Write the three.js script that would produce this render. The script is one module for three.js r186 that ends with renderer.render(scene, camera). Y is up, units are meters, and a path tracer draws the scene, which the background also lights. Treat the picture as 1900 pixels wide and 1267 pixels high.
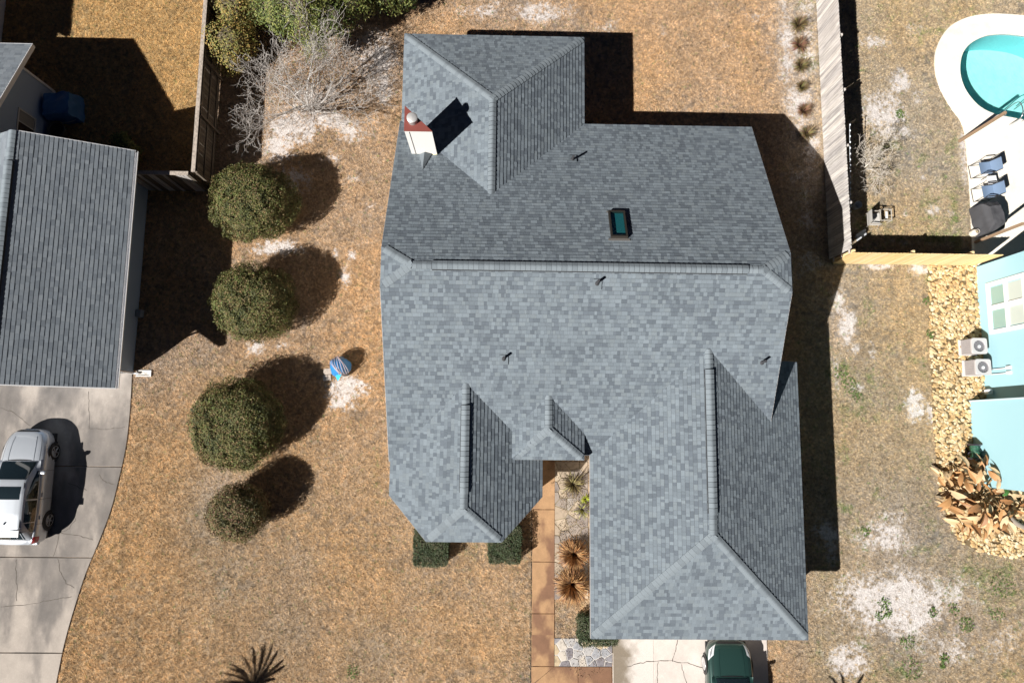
import * as THREE from 'three';
import { mergeGeometries, toCreasedNormals } from 'three/addons/utils/BufferGeometryUtils.js';
import { RoundedBoxGeometry } from 'three/addons/geometries/RoundedBoxGeometry.js';

// ------------------------------------------------------------------ camera, sky, sun
const scene = new THREE.Scene();
const V3 = (x, y, z) => new THREE.Vector3(x, y, z);
const EYE = 28, FOCAL = 1267, TILT = 0.1269, ROLL = -0.0179, YAW = 0.0129;
const camera = new THREE.PerspectiveCamera(2 * Math.atan(633.5 / FOCAL) * 180 / Math.PI, 1900 / 1267, 0.5, 900);
{
  const c = Math.cos(YAW), s = Math.sin(YAW), ct = Math.cos(TILT), st = Math.sin(TILT), cr = Math.cos(ROLL), sr = Math.sin(ROLL);
  const X = V3(c, 0, -s), Z = V3(s, 0, c), D = V3(0, -1, 0);
  const down = Z.clone().multiplyScalar(ct).addScaledVector(D, st);
  const fwd0 = D.clone().multiplyScalar(ct).addScaledVector(Z, -st);
  const right = X.clone().multiplyScalar(cr).addScaledVector(fwd0, sr);
  const fwd = fwd0.clone().multiplyScalar(cr).addScaledVector(X, -sr);
  const m = new THREE.Matrix4().makeBasis(right, down.clone().negate(), fwd.clone().negate());
  camera.quaternion.setFromRotationMatrix(m);
  camera.position.set(0, EYE, 0);
  camera.updateMatrixWorld();
}
const renderer = new THREE.WebGLRenderer({ antialias: true });
renderer.toneMapping = THREE.LinearToneMapping;
renderer.toneMappingExposure = 1.68;
renderer.shadowMap.enabled = true;
const SUN_DIR = V3(-0.9512, 1, 0.7095).normalize();
const sun = new THREE.DirectionalLight(new THREE.Color().setRGB(1, 0.97, 0.925), 5);
sun.position.copy(SUN_DIR).multiplyScalar(80);
sun.castShadow = true; sun.shadow.mapSize.set(4096, 4096); sun.shadow.radius = 1;
Object.assign(sun.shadow.camera, { left: -36, right: 36, top: 36, bottom: -36, near: 1, far: 200 });
scene.add(sun, sun.target);
{
  const SKY = 0.14, w = 128, h = 64, a = new Float32Array(w * h * 4);
  for (let j = 0; j < h; j++) for (let i = 0; i < w; i++) {
    const el = (j + 0.5) / h * Math.PI - Math.PI / 2, az = ((i + 0.5) / w - 0.5) * 2 * Math.PI;
    const d = V3(Math.cos(el) * Math.cos(az), Math.sin(el), Math.cos(el) * Math.sin(az));
    const t = Math.pow(1 - Math.max(0, d.y), 3), g = Math.pow(Math.max(0, d.dot(SUN_DIR)), 8) * 0.12;
    const k = (j * w + i) * 4;
    a[k] = SKY * (0.026 + 0.06 * t + g); a[k + 1] = SKY * (0.06 + 0.075 * t + g * 0.95); a[k + 2] = SKY * (0.165 + 0.07 * t + g * 0.85); a[k + 3] = 1;
  }
  const sky = new THREE.DataTexture(a, w, h, THREE.RGBAFormat, THREE.FloatType);
  sky.mapping = THREE.EquirectangularReflectionMapping; sky.magFilter = sky.minFilter = THREE.LinearFilter; sky.needsUpdate = true;
  scene.background = sky; scene.environment = sky;
}

// ------------------------------------------------------------------ helpers
function rng(seed) { let a = seed >>> 0; return () => { a = (a + 0x6D2B79F5) | 0; let t = Math.imul(a ^ (a >>> 15), 1 | a); t = (t + Math.imul(t ^ (t >>> 7), 61 | t)) ^ t; return ((t ^ (t >>> 14)) >>> 0) / 4294967296; }; }
const lerp = (a, b, t) => a + (b - a) * t, clamp = (x, a = 0, b = 1) => Math.min(b, Math.max(a, x)), sstep = (a, b, x) => { const t = clamp((x - a) / (b - a)); return t * t * (3 - 2 * t); };
const perm = (() => { const r = rng(77), p = new Float32Array(65536); for (let i = 0; i < 65536; i++) p[i] = r(); return p; })();
const hash2 = (i, j) => perm[(Math.imul(i, 7919) ^ Math.imul(j, 104729)) & 65535];
function vnoise(x, y) {
  const i = Math.floor(x), j = Math.floor(y); let u = x - i, v = y - j; u = u * u * (3 - 2 * u); v = v * v * (3 - 2 * v);
  const a = hash2(i, j), b = hash2(i + 1, j), c = hash2(i, j + 1), d = hash2(i + 1, j + 1);
  return a + (b - a) * u + (c - a) * v + (a - b - c + d) * u * v;
}
function fbm(x, y, o = 4) { let s = 0, a = 0.5, n = 0; for (let k = 0; k < o; k++) { s += a * vnoise(x, y); n += a; a *= 0.55; x = x * 2.03 + 17.3; y = y * 2.03 + 9.1; } return s / n; }
// a place read off the survey picture: the point `h` metres above the ground seen at pixel (px, py)
function at(px, py, h = 0) {
  const u = (px - 950) / FOCAL, v = (py - 633.5) / FOCAL, cr = Math.cos(ROLL), sr = Math.sin(ROLL), ct = Math.cos(TILT), st = Math.sin(TILT), c = Math.cos(YAW), s = Math.sin(YAW);
  const X = u * cr - sr, d = cr + u * sr, Z = v * ct - d * st, D = v * st + d * ct, t = (EYE - h) / D;
  return V3((c * X + s * Z) * t, h, (-s * X + c * Z) * t);
}
const taken = {};
function numbered(n) { const k = taken[n] = (taken[n] ?? -1) + 1; return k ? n + '_' + String(k).padStart(3, '0') : n; }
function tag(o, label, category, group) { o.userData.label = label; o.userData.category = category; if (group) o.userData.group = group; return o; }
function shade(o) { o.traverse(c => { if (c.isMesh) { c.castShadow = true; c.receiveShadow = true; } }); return o; }
function thing(name, label, category, pos = [0, 0, 0], turn = 0, group) { const o = new THREE.Group(); o.name = numbered(name); o.position.set(...pos); o.rotation.y = turn; tag(o, label, category, group); scene.add(o); return o; }
function part(parent, name, geo, mat, pos) { const m = new THREE.Mesh(geo, mat); m.name = name; if (pos) m.position.set(...pos); parent.add(m); return m; }
function struct(name, geo, mat) { const m = new THREE.Mesh(geo, mat); m.name = numbered(name); m.userData.kind = 'structure'; scene.add(m); return m; }
function lone(name, geo, mat, label, category, group) { const m = new THREE.Mesh(geo, mat); m.name = numbered(name); tag(m, label, category, group); scene.add(m); return m; }
const lin = (r, g, b) => new THREE.Color().setRGB(r, g, b);
const mat = (r, g, b, rough = 0.8, extra = {}) => new THREE.MeshStandardMaterial({ color: lin(r, g, b), roughness: rough, ...extra });
function box(w, h, d, x = 0, y = 0, z = 0, ry = 0, rx = 0, rz = 0) { const g = new THREE.BoxGeometry(w, h, d); if (rx) g.rotateX(rx); if (rz) g.rotateZ(rz); if (ry) g.rotateY(ry); g.translate(x, y, z); return g; }
function rbox(w, h, d, r, x = 0, y = 0, z = 0, seg = 2) { const g = new RoundedBoxGeometry(w, h, d, seg, r); g.translate(x, y, z); return g; }
function cyl(r0, r1, h, x = 0, y = 0, z = 0, seg = 16) { const g = new THREE.CylinderGeometry(r0, r1, h, seg); g.translate(x, y, z); return g; }
function tube(pts, r, seg = 6, n) { const c = new THREE.CatmullRomCurve3(pts.map(p => Array.isArray(p) ? V3(...p) : p), false, 'centripetal'); return new THREE.TubeGeometry(c, n ?? pts.length * 4, r, seg, false); }
function bar(a, b, r, seg = 6) { const d = V3().subVectors(b, a), g = new THREE.CylinderGeometry(r, r, d.length(), seg); g.applyQuaternion(new THREE.Quaternion().setFromUnitVectors(V3(0, 1, 0), d.clone().normalize())); g.translate((a.x + b.x) / 2, (a.y + b.y) / 2, (a.z + b.z) / 2); return g; }
const bare = g => { g = g.index ? g.toNonIndexed() : g; for (const k of Object.keys(g.attributes)) if (!['position', 'normal', 'uv'].includes(k)) g.deleteAttribute(k); return g; };
const merge = list => mergeGeometries(list.map(bare));
// a sheet or slab cut to an outline of [x, z] points on the ground, uv in metres
function slab(pts, y0, y1) {
  const sh = new THREE.Shape(pts.map(p => new THREE.Vector2(p[0], -p[1])));
  const g = new THREE.ExtrudeGeometry(sh, { depth: Math.max(0.001, y1 - y0), bevelEnabled: false });
  g.rotateX(-Math.PI / 2); g.translate(0, y0, 0); return g;
}
function bevelSlab(pts, y0, y1, b = 0.012) {
  const sh = new THREE.Shape(pts.map(p => new THREE.Vector2(p[0], -p[1])));
  const g = new THREE.ExtrudeGeometry(sh, { depth: y1 - y0 - b, bevelEnabled: true, bevelSize: b, bevelThickness: b, bevelOffset: -b, bevelSegments: 1 });
  g.rotateX(-Math.PI / 2); g.translate(0, y0, 0); return g;
}
function inPoly(x, z, p) { let c = false; for (let i = 0, j = p.length - 1; i < p.length; j = i++) { const a = p[i], b = p[j]; if ((a[1] > z) !== (b[1] > z) && x < (b[0] - a[0]) * (z - a[1]) / (b[1] - a[1]) + a[0]) c = !c; } return c; }
const ground2 = (px, py, h = 0) => { const p = at(px, py, h); return [p.x, p.z]; };
function texture(w, h, fn, srgb = true, repeatMetres) {
  const d = new Uint8Array(w * h * 4), c = [0, 0, 0], enc = v => { v = clamp(v); return 255 * (v <= 0.0031308 ? v * 12.92 : 1.055 * Math.pow(v, 1 / 2.4) - 0.055); };
  for (let j = 0; j < h; j++) for (let i = 0; i < w; i++) { fn(i, j, c); const k = (j * w + i) * 4; for (let q = 0; q < 3; q++) d[k + q] = srgb ? enc(c[q]) : clamp(c[q]) * 255; d[k + 3] = 255; }
  const t = new THREE.DataTexture(d, w, h); t.magFilter = THREE.LinearFilter; t.minFilter = THREE.LinearMipmapLinearFilter; t.generateMipmaps = true; t.wrapS = t.wrapT = THREE.RepeatWrapping;
  if (srgb) t.colorSpace = THREE.SRGBColorSpace; if (repeatMetres) t.repeat.set(1 / repeatMetres[0], 1 / repeatMetres[1]); t.needsUpdate = true; return t;
}
// geometry soup of triangles with vertex colours
class Soup {
  constructor() { this.p = []; this.c = []; this.u = []; }
  tri(a, b, c, col, ua, ub, uc) { this.p.push(a.x, a.y, a.z, b.x, b.y, b.z, c.x, c.y, c.z); for (let i = 0; i < 3; i++) this.c.push(col[0], col[1], col[2]); const f = q => q ? this.u.push(q[0], q[1]) : this.u.push(0, 0); f(ua); f(ub); f(uc); }
  quad(a, b, c, d, col, ua, ub, uc, ud) { this.tri(a, b, c, col, ua, ub, uc); this.tri(a, c, d, col, ua, uc, ud); }
  build() { const g = new THREE.BufferGeometry(); g.setAttribute('position', new THREE.Float32BufferAttribute(this.p, 3)); g.setAttribute('color', new THREE.Float32BufferAttribute(this.c, 3)); g.setAttribute('uv', new THREE.Float32BufferAttribute(this.u, 2)); g.computeVertexNormals(); return g; }
}
// ------------------------------------------------------------------ ground outlines
const G = list => list.map(([x, y]) => ground2(x, y));
const smooth2 = (pts, n, closed = true) => { const c = new THREE.CatmullRomCurve3(pts.map(p => V3(p[0], 0, p[1])), closed, 'centripetal'); return c.getPoints(n).slice(0, closed ? -1 : undefined).map(p => [p.x, p.z]); };
const POOL = smooth2(G([[1781, 130], [1786, 100], [1800, 82], [1825, 69], [1850, 65], [1880, 66], [1915, 72], [1955, 90], [1985, 120], [2000, 160], [1985, 200], [1950, 225], [1910, 224], [1872, 218], [1845, 212], [1820, 200], [1800, 180], [1787, 158]]), 72);
const DECK_W = smooth2(G([[1803, 464], [1802, 420], [1799, 350], [1795, 300], [1791, 255], [1783, 226], [1764, 200], [1745, 166], [1735, 130], [1737, 92], [1758, 54], [1790, 35], [1830, 27], [1880, 28], [1940, 36], [2010, 60]]), 60, false);
const DECK = [...DECK_W, [27, -17], [27, -7.0], [DECK_W[0][0], -7.0]];
const DRIVE_W_EDGE = smooth2(G([[246, 690], [242, 760], [234, 830], [222, 885], [205, 950], [186, 1000], [161, 1060], [141, 1120], [121, 1190], [105, 1267], [92, 1330]]), 40, false);
const DRIVE_W = [...DRIVE_W_EDGE, [-26, DRIVE_W_EDGE.at(-1)[1]], [-26, DRIVE_W_EDGE[0][1]]];
const gz = (py, px) => ground2(px, py)[1], gx = (px, py) => ground2(px, py)[0];
const DRX0 = gx(1137, 1220), DRX1 = gx(1424, 1220);
const DRIVE_E = [[DRX0, 6.6], [DRX1, 6.6], [DRX1, 12], [DRX0, 12]];
const WX0 = gx(987, 1100), WX1 = gx(1029, 1100), WZT = 1.2, WZB = gz(1236, 1050);
const ROCKS = G([[1722, 488], [1815, 488], [1829, 736], [1801, 746], [1806, 860], [1990, 860], [1990, 1040], [1905, 1036], [1858, 1032], [1812, 1022], [1778, 1002], [1758, 965], [1744, 910], [1737, 850], [1731, 770], [1726, 640]]);
const FLAG_A = [[WX1, WZT + 0.1], [gx(1091, 1000), WZT + 0.1], [gx(1091, 1000), gz(1110, 1060)], [WX1, gz(1112, 1040)]];
const FLAG_B = [[WX1, gz(1184, 1040)], [gx(1136, 1210), gz(1184, 1100)], [gx(1136, 1210), WZB], [WX1, WZB]];
const HOUSE = [[-3.7, -15.1], [2.9, -15.1], [2.9, -11.5], [9.5, -11.5], [9.5, -2.3], [10.8, -2.3], [10.8, 7], [3.4, 7], [3.4, 1], [1.3, 1], [1.3, 2.4], [0, 3.8], [-2.5, 3.8], [-3.7, 2.4]];
const HARD = [DECK, POOL, DRIVE_W, DRIVE_E, ROCKS, FLAG_A, FLAG_B, HOUSE, [[WX0, WZT], [WX1, WZT], [WX1, 12], [WX0, 12]], [[WX1, WZB], [DRX0, WZB], [DRX0, 12], [WX1, 12]], [[-30, -13.9], [-19.4, -13.9], [-19.4, -10], [-15, -10], [-15, -2.1], [-30, -2.1]], [[20.1, -7], [30, -7], [30, 2.1], [19.4, 2.1], [19.4, -1.4], [20.1, -1.4]]];
const isHard = (x, z) => HARD.some(p => inPoly(x, z, p));

// ------------------------------------------------------------------ lawn: straw, green shoots, bare sand
const spot = (px, py, rx, ry, w) => { const p = at(px, py); return [p.x, p.z, rx / 46, ry / 46, w]; };
const SAND = [[545, 240, 56, 36, 1.0], [522, 268, 30, 32, 0.95], [600, 224, 60, 26, 0.7], [645, 248, 40, 26, 0.62], [614, 292, 30, 14, 0.6], [690, 110, 60, 70, 0.66], [715, 165, 30, 50, 0.66], [640, 60, 50, 30, 0.55], [560, 180, 60, 30, 0.6], [540, 335, 40, 34, 0.62], [515, 460, 42, 15, 1], [478, 466, 22, 9, 0.75], [560, 350, 30, 20, 0.5], [640, 722, 34, 30, 1.1], [628, 748, 20, 12, 0.8], [668, 712, 10, 12, 0.7], [640, 516, 12, 20, 0.8], [651, 474, 10, 12, 0.75], [622, 470, 9, 14, 0.6], [474, 646, 20, 18, 0.72], [520, 642, 16, 8, 0.6], [488, 600, 24, 20, 0.4], [660, 330, 18, 12, 0.5], [688, 380, 12, 10, 0.5], [670, 450, 16, 12, 0.4],
  [1640, 205, 44, 38, 1.0], [1668, 155, 24, 34, 0.85], [1700, 180, 20, 26, 0.5], [1625, 78, 44, 18, 0.6], [1690, 50, 30, 20, 0.45], [1660, 245, 50, 20, 0.6], [1790, 300, 10, 60, 0.8], [1710, 330, 14, 10, 0.55], [1733, 390, 14, 12, 0.7], [1680, 395, 12, 12, 0.55], [1760, 395, 14, 8, 0.5], [1680, 450, 60, 8, 0.4],
  [1660, 1118, 92, 52, 1.2], [1640, 995, 52, 30, 0.72], [1665, 960, 40, 20, 0.5], [1575, 1230, 36, 30, 1.0], [1545, 1005, 14, 40, 0.7], [1770, 1110, 60, 50, 0.5], [1740, 1200, 90, 44, 0.5], [1860, 1180, 50, 60, 0.42], [1572, 602, 17, 34, 0.95], [1556, 560, 14, 26, 0.7], [1588, 648, 14, 9, 0.75], [1618, 650, 9, 26, 0.65], [1700, 752, 22, 32, 0.85], [1728, 770, 12, 26, 0.8], [1632, 494, 34, 8, 1], [1706, 498, 20, 14, 1], [1593, 720, 14, 9, 0.65], [1600, 672, 16, 10, 0.5], [1552, 690, 10, 40, 0.5], [1500, 480, 30, 40, 0.62], [1500, 410, 30, 50, 0.5], [1490, 330, 30, 40, 0.45], [1545, 1000, 12, 30, 0.8], [1530, 985, 26, 26, 0.8],
  [1460, 95, 22, 120, 0.62], [1482, 190, 34, 60, 0.72], [1505, 270, 18, 60, 0.72], [1500, 60, 20, 90, 0.55], [1000, 22, 90, 26, 0.6], [900, 20, 70, 30, 0.5], [1130, 50, 40, 20, 0.4], [1420, 95, 20, 20, 0.45], [1345, 85, 14, 10, 0.45], [1400, 30, 30, 20, 0.4], [1230, 60, 10, 20, 0.4]].map(a => spot(...a));
const GREYS = [[395, 960, 50, 90, 0.8], [420, 1060, 60, 110, 0.55], [520, 1170, 60, 60, 0.4], [690, 1210, 60, 40, 0.55], [520, 1060, 60, 60, 0.25], [1080, 1150, 30, 30, 0.2], [1620, 700, 60, 60, 0.5], [1650, 900, 60, 120, 0.3], [1700, 1000, 80, 60, 0.5], [1780, 1080, 120, 70, 0.55], [1680, 1190, 160, 60, 0.6], [1620, 130, 60, 100, 0.45], [1590, 560, 40, 60, 0.5]].map(a => spot(...a));
const GREENS = [[1565, 690, 24, 24, 0.8], [1588, 725, 20, 14, 0.7], [1640, 470, 80, 40, 0.3], [1620, 720, 40, 40, 0.4], [1850, 1065, 70, 22, 0.7], [1840, 1100, 60, 30, 0.6], [1600, 985, 22, 16, 0.6], [1740, 1105, 30, 24, 0.5], [1690, 1205, 30, 20, 0.6], [1660, 1240, 40, 30, 0.5], [1740, 420, 60, 30, 0.55], [1780, 370, 20, 60, 0.6], [1620, 420, 30, 40, 0.5], [1700, 30, 60, 26, 0.5], [1800, 20, 30, 14, 0.6], [1728, 560, 8, 90, 0.7], [440, 870, 40, 8, 0.5], [700, 870, 10, 40, 0.45], [860, 1015, 26, 22, 0.45], [650, 1245, 14, 10, 0.5], [420, 700, 60, 30, 0.3], [1720, 950, 10, 60, 0.5]].map(a => spot(...a));
const mass = (list, x, z) => { let s = 0; for (const [a, b, rx, ry, w] of list) { const dx = (x - a) / rx, dz = (z - b) / ry, d = dx * dx + dz * dz; if (d < 4) s = Math.max(s, w * Math.exp(-d * 0.75)); } return s; };
const DIRT = [[1472, 100, 40, 170, 0.9], [1490, 215, 34, 90, 0.95], [1508, 300, 24, 70, 0.9], [970, 24, 110, 30, 0.6], [690, 120, 70, 80, 0.85], [600, 170, 80, 50, 0.6], [420, 890, 40, 40, 0.5], [1640, 1010, 70, 60, 0.45], [1740, 1150, 130, 80, 0.5], [1560, 610, 26, 70, 0.6]].map(a => spot(...a));
const LAWN = { x0: -28, z0: -25, w: 57, h: 42 };
function soil(x, z, o) {
  const n1 = fbm(x * 0.35 + 5, z * 0.35, 3), n2 = fbm(x * 1.7, z * 1.7 + 40, 4), n3 = vnoise(x * 9 + 3, z * 9), n4 = vnoise(x * 22, z * 22 + 8);
  const rough = n2 * 0.55 + n3 * 0.28 + n4 * 0.17;
  const fine = vnoise(x * 47 + 9, z * 47), sm = mass(SAND, x, z), sandy = clamp(sstep(0.30, 0.70, sm * 1.12 * (0.6 + 0.9 * (rough - 0.2)) + (rough - 0.5) * 0.55 + (fine - 0.5) * 0.5) * (0.7 + 0.3 * n3));
  const east = sstep(11.5, 13, x), front = sstep(-2, 3, z) * (1 - east), west = sstep(-12.6, -13.2, x) * sstep(-9, -10, z);
  let r = lerp(0.415, 0.372, east), g = lerp(0.292, 0.3, east), b = lerp(0.19, 0.212, east);
  const warm = (n1 - 0.5) * 1.3; r *= 1 + warm * 0.25; g *= 1 + warm * 0.1; b *= 1 - warm * 0.2;
  if (west > 0) { r = lerp(r, 0.43, west); g = lerp(g, 0.285, west); b = lerp(b, 0.13, west); }
  r *= lerp(1, 1.0, front); g *= lerp(1, 1.03, front); b *= lerp(1, 1.04, front);
  const gold = 0.65 * sstep(-4, -12, x) * sstep(-3, 2, z); r = lerp(r, 0.425, gold); g = lerp(g, 0.278, gold); b = lerp(b, 0.145, gold);
  const mow = (vnoise(x * 3.4 + 0.25 * z, z * 0.22 + 5) - 0.5) * (0.1 + 0.22 * gold); r *= 1 + mow; g *= 1 + mow; b *= 1 + mow;
  const br = 0.66 + 0.68 * rough; r *= br; g *= br; b *= br;
  const gr = clamp(mass(GREYS, x, z) * (0.4 + 1.2 * n2)); r = lerp(r, 0.27, gr * 0.75); g = lerp(g, 0.235, gr * 0.75); b = lerp(b, 0.19, gr * 0.75);
  const di = clamp(mass(DIRT, x, z) * (0.55 + 0.9 * n2)); r = lerp(r, 0.40 * br, di * 0.85); g = lerp(g, 0.32 * br, di * 0.85); b = lerp(b, 0.262 * br, di * 0.85); o.dirt = di;
  const pit = sstep(0.6, 0.78, vnoise(x * 6.3 + 31, z * 6.3)) * sstep(0.4, 0.6, fbm(x * 0.5 + 70, z * 0.5, 3)); r *= 1 - 0.3 * pit; g *= 1 - 0.28 * pit; b *= 1 - 0.24 * pit; o.pit = pit;
  let green = clamp(mass(GREENS, x, z) * sstep(0.35, 0.8, n2 * 0.6 + n3 * 0.4) * 0.95 + east * sstep(0.6, 0.8, n2) * 0.3 + sstep(0.72, 0.85, n2) * 0.12);
  r = lerp(r, 0.16, green * 0.75); g = lerp(g, 0.19, green * 0.75); b = lerp(b, 0.06, green * 0.75);
  o.sand = sandy; o.green = green; o.r = r; o.g = g; o.b = b; o.grey = gr; o.rough = rough;
  return o;
}
{
  const W = 2048, H = 1510, o = {};
  const map = texture(W, H, (i, j, c) => {
    const x = LAWN.x0 + (i + 0.5) / W * LAWN.w, z = LAWN.z0 + LAWN.h - (j + 0.5) / H * LAWN.h; soil(x, z, o);
    const grain = 0.7 + 0.6 * hash2(i * 3 + 1, j * 5 + 2), s = o.sand, thin = 0.86;
    c[0] = lerp(o.r * thin, 0.55, s) * grain; c[1] = lerp(o.g * thin, 0.505, s) * grain; c[2] = lerp(o.b * thin, 0.48, s) * grain;
  });
  map.repeat.set(1 / LAWN.w, 1 / LAWN.h); map.offset.set(-LAWN.x0 / LAWN.w, (LAWN.z0 + LAWN.h) / LAWN.h); map.wrapS = map.wrapT = THREE.ClampToEdgeWrapping;
  const rect = (x0, z0, x1, z1) => new THREE.Shape([[x0, z1], [x1, z1], [x1, z0], [x0, z0]].map(p => new THREE.Vector2(p[0], -p[1])));
  const hole = () => new THREE.Path(POOL.map(p => new THREE.Vector2(p[0], -p[1])));
  const a = rect(LAWN.x0, LAWN.z0, LAWN.x0 + LAWN.w, LAWN.z0 + LAWN.h); a.holes.push(hole());
  const bump = texture(512, 512, (i, j, c) => { c[0] = c[1] = c[2] = 0.5 * hash2(i, j) + 0.5 * vnoise(i / 4, j / 4); }, false, [6, 6]);
  const g = new THREE.ShapeGeometry(a); g.rotateX(-Math.PI / 2);
  struct('lawn', g, new THREE.MeshStandardMaterial({ map, roughness: 1, bumpMap: bump, bumpScale: 0.02 }));
  const far = rect(-300, -300, 300, 300); far.holes.push(hole());
  const fg = new THREE.ShapeGeometry(far); fg.rotateX(-Math.PI / 2); fg.translate(0, -0.012, 0);
  const ft = texture(512, 512, (i, j, c) => { const n = 0.75 + 0.5 * fbm(i / 40, j / 40, 3); c[0] = 0.33 * n; c[1] = 0.24 * n; c[2] = 0.13 * n; }, true, [24, 24]);
  struct('ground', fg, new THREE.MeshStandardMaterial({ map: ft, roughness: 1 }));
}
// grass tufts
{
  const r = rng(5), s = new Soup();
  for (let k = 0; k < 5; k++) {
    const a = k / 5 * 6.283 + r() * 0.8, l = 0.05 + r() * 0.035, w = 0.0055, up = 0.022 + r() * 0.03, c = Math.cos(a), n = Math.sin(a);
    s.tri(V3(c * 0.005 - n * w, 0, n * 0.005 + c * w), V3(c * 0.005 + n * w, 0, n * 0.005 - c * w), V3(c * l, up, n * l), [1, 1, 1]);
  }
  const geo = s.build(); geo.deleteAttribute('color'); geo.deleteAttribute('uv');
  const N = 330000, mats = new Float32Array(N * 16), cols = new Float32Array(N * 3), o = {}; let n = 0;
  const m4 = new THREE.Matrix4(), q = new THREE.Quaternion(), e = new THREE.Euler();
  for (let k = 0; k < 640000 && n < N; k++) {
    const x = -22.5 + r() * 46.5, z = -20 + r() * 31;
    const pz = (z + 3.6) / 15; if (Math.abs(x) > 24 || pz > 1.02) continue;
    if (isHard(x, z)) continue; soil(x, z, o);
    if (r() < o.sand * 1.15 - 0.02) continue; if (r() < o.grey * 0.35 + o.dirt * 0.6 + o.pit * 0.5) continue;
    const sc = 0.75 + r() * 0.75 + o.green * 0.4;
    e.set((r() - 0.5) * 0.5, r() * 6.28, (r() - 0.5) * 0.5); q.setFromEuler(e);
    m4.compose(V3(x, 0.002, z), q, V3(sc, sc * (0.7 + r() * 0.6), sc)); m4.toArray(mats, n * 16);
    let b = 0.5 + r() * 1.05, gr = r() < o.green * 0.55 + 0.015; if (r() < 0.16) b *= 0.42;
    if (gr) { cols[n * 3] = 0.13 * b; cols[n * 3 + 1] = 0.19 * b; cols[n * 3 + 2] = 0.05 * b; }
    else { const t = r(); cols[n * 3] = o.r * 1.18 * b * (1 + 0.1 * t); cols[n * 3 + 1] = o.g * 1.16 * b; cols[n * 3 + 2] = o.b * 1.1 * b * (1 - 0.15 * t); }
    n++;
  }
  const im = new THREE.InstancedMesh(geo, new THREE.MeshStandardMaterial({ color: 0xffffff, roughness: 0.9, side: THREE.DoubleSide }), n);
  im.instanceMatrix.array.set(mats.subarray(0, n * 16)); im.instanceColor = new THREE.InstancedBufferAttribute(cols.slice(0, n * 3), 3);
  im.name = 'dry_grass'; im.userData = { kind: 'stuff', label: 'short dry straw coloured grass covering the yards', category: 'grass' }; im.castShadow = im.receiveShadow = true; scene.add(im);
}
// ------------------------------------------------------------------ concrete, pool, stone
const concreteMap = (seed, base, stain, amt, ox = 0, oz = 0, size = 16) => { const t = texture(1024, 1024, (i, j, c) => {
  const x = i / 1024 * size + seed, y = j / 1024 * size + seed, s = sstep(0.37, 0.63, fbm(x * 0.8, y * 0.34, 6)) * amt * (0.65 + 0.7 * fbm(x * 2.2 + 9, y * 1.1, 3)), k = 0.86 + 0.28 * fbm(x * 3.1, y * 3.1, 4), g = 0.93 + 0.14 * hash2(i, j);
  const sp = vnoise(x * 14, y * 14) > 0.86 ? 1.08 : 1;
  for (let q = 0; q < 3; q++) c[q] = lerp(base[q], stain[q], s) * k * g * sp;
}, true, [size, size]); t.offset.set(ox / size, oz / size); return t; };
function crack(parent, pts, w = 0.018, y = 0.004, m) {
  const r = rng(pts.length * 91 + Math.round(pts[0][0] * 10)), fine = [];
  for (let i = 0; i + 1 < pts.length; i++) for (let k = 0; k < 6; k++) { const t = k / 6; fine.push([lerp(pts[i][0], pts[i + 1][0], t) + (r() - 0.5) * 0.05, lerp(pts[i][1], pts[i + 1][1], t) + (r() - 0.5) * 0.05]); }
  fine.push(pts.at(-1)); const s = new Soup();
  for (let i = 0; i + 1 < fine.length; i++) { const [ax, az] = fine[i], [bx, bz] = fine[i + 1], l = Math.hypot(bx - ax, bz - az) || 1, wa = w * (0.5 + r() * 0.7) / 2, nx = -(bz - az) / l * wa, nz = (bx - ax) / l * wa; s.quad(V3(ax + nx, y, az + nz), V3(bx + nx, y, bz + nz), V3(bx - nx, y, bz - nz), V3(ax - nx, y, az - nz), [1, 1, 1]); }
  return part(parent, 'crack', s.build(), m);
}
const crackMat = mat(0.1, 0.085, 0.07, 1);
{ // neighbour's driveway, four poured slabs
  const m = new THREE.MeshStandardMaterial({ map: concreteMap(3, [0.38, 0.33, 0.285], [0.165, 0.147, 0.133], 0.9, 27, 13), roughness: 0.92 });
  const root = new THREE.Group(); root.name = 'concrete_driveway'; root.userData.kind = 'structure'; root.userData.label = 'stained grey concrete driveway under the silver car'; scene.add(root);
  const js = [690, 865, 1034, 1211, 1330].map((py, i) => gz(py, 130));
  const edgeX = z => { for (let i = 0; i + 1 < DRIVE_W_EDGE.length; i++) { const a = DRIVE_W_EDGE[i], b = DRIVE_W_EDGE[i + 1]; if (z >= a[1] && z <= b[1]) return lerp(a[0], b[0], (z - a[1]) / (b[1] - a[1])); } return z < js[0] ? DRIVE_W_EDGE[0][0] : DRIVE_W_EDGE.at(-1)[0]; };
  for (let k = 0; k < 4; k++) { const z0 = js[k] + 0.012, z1 = js[k + 1] - 0.012, pts = [[-26, z1], [-26, z0]]; for (let i = 0; i <= 12; i++) { const z = lerp(z0, z1, i / 12); pts.push([edgeX(z), z]); } part(root, 'slab', bevelSlab(pts, -0.02, 0.05, 0.015), m); }
  const C = l => l.map(([x, y]) => ground2(x, y, 0.05));
  for (const l of [[[163, 725], [164, 760], [165, 795], [200, 797], [231, 792]], [[0, 757], [25, 765], [55, 790]], [[183, 880], [190, 892], [212, 899]], [[140, 962], [128, 980], [110, 988], [98, 1032]], [[110, 988], [150, 995], [172, 1002]], [[107, 1036], [110, 1060], [122, 1082], [137, 1091]], [[30, 1036], [28, 1055], [30, 1085], [30, 1115]], [[0, 1126], [60, 1120], [100, 1112], [132, 1107]], [[125, 895], [160, 910]]]) crack(root, C(l), 0.02, 0.0535, crackMat);
}
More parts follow.
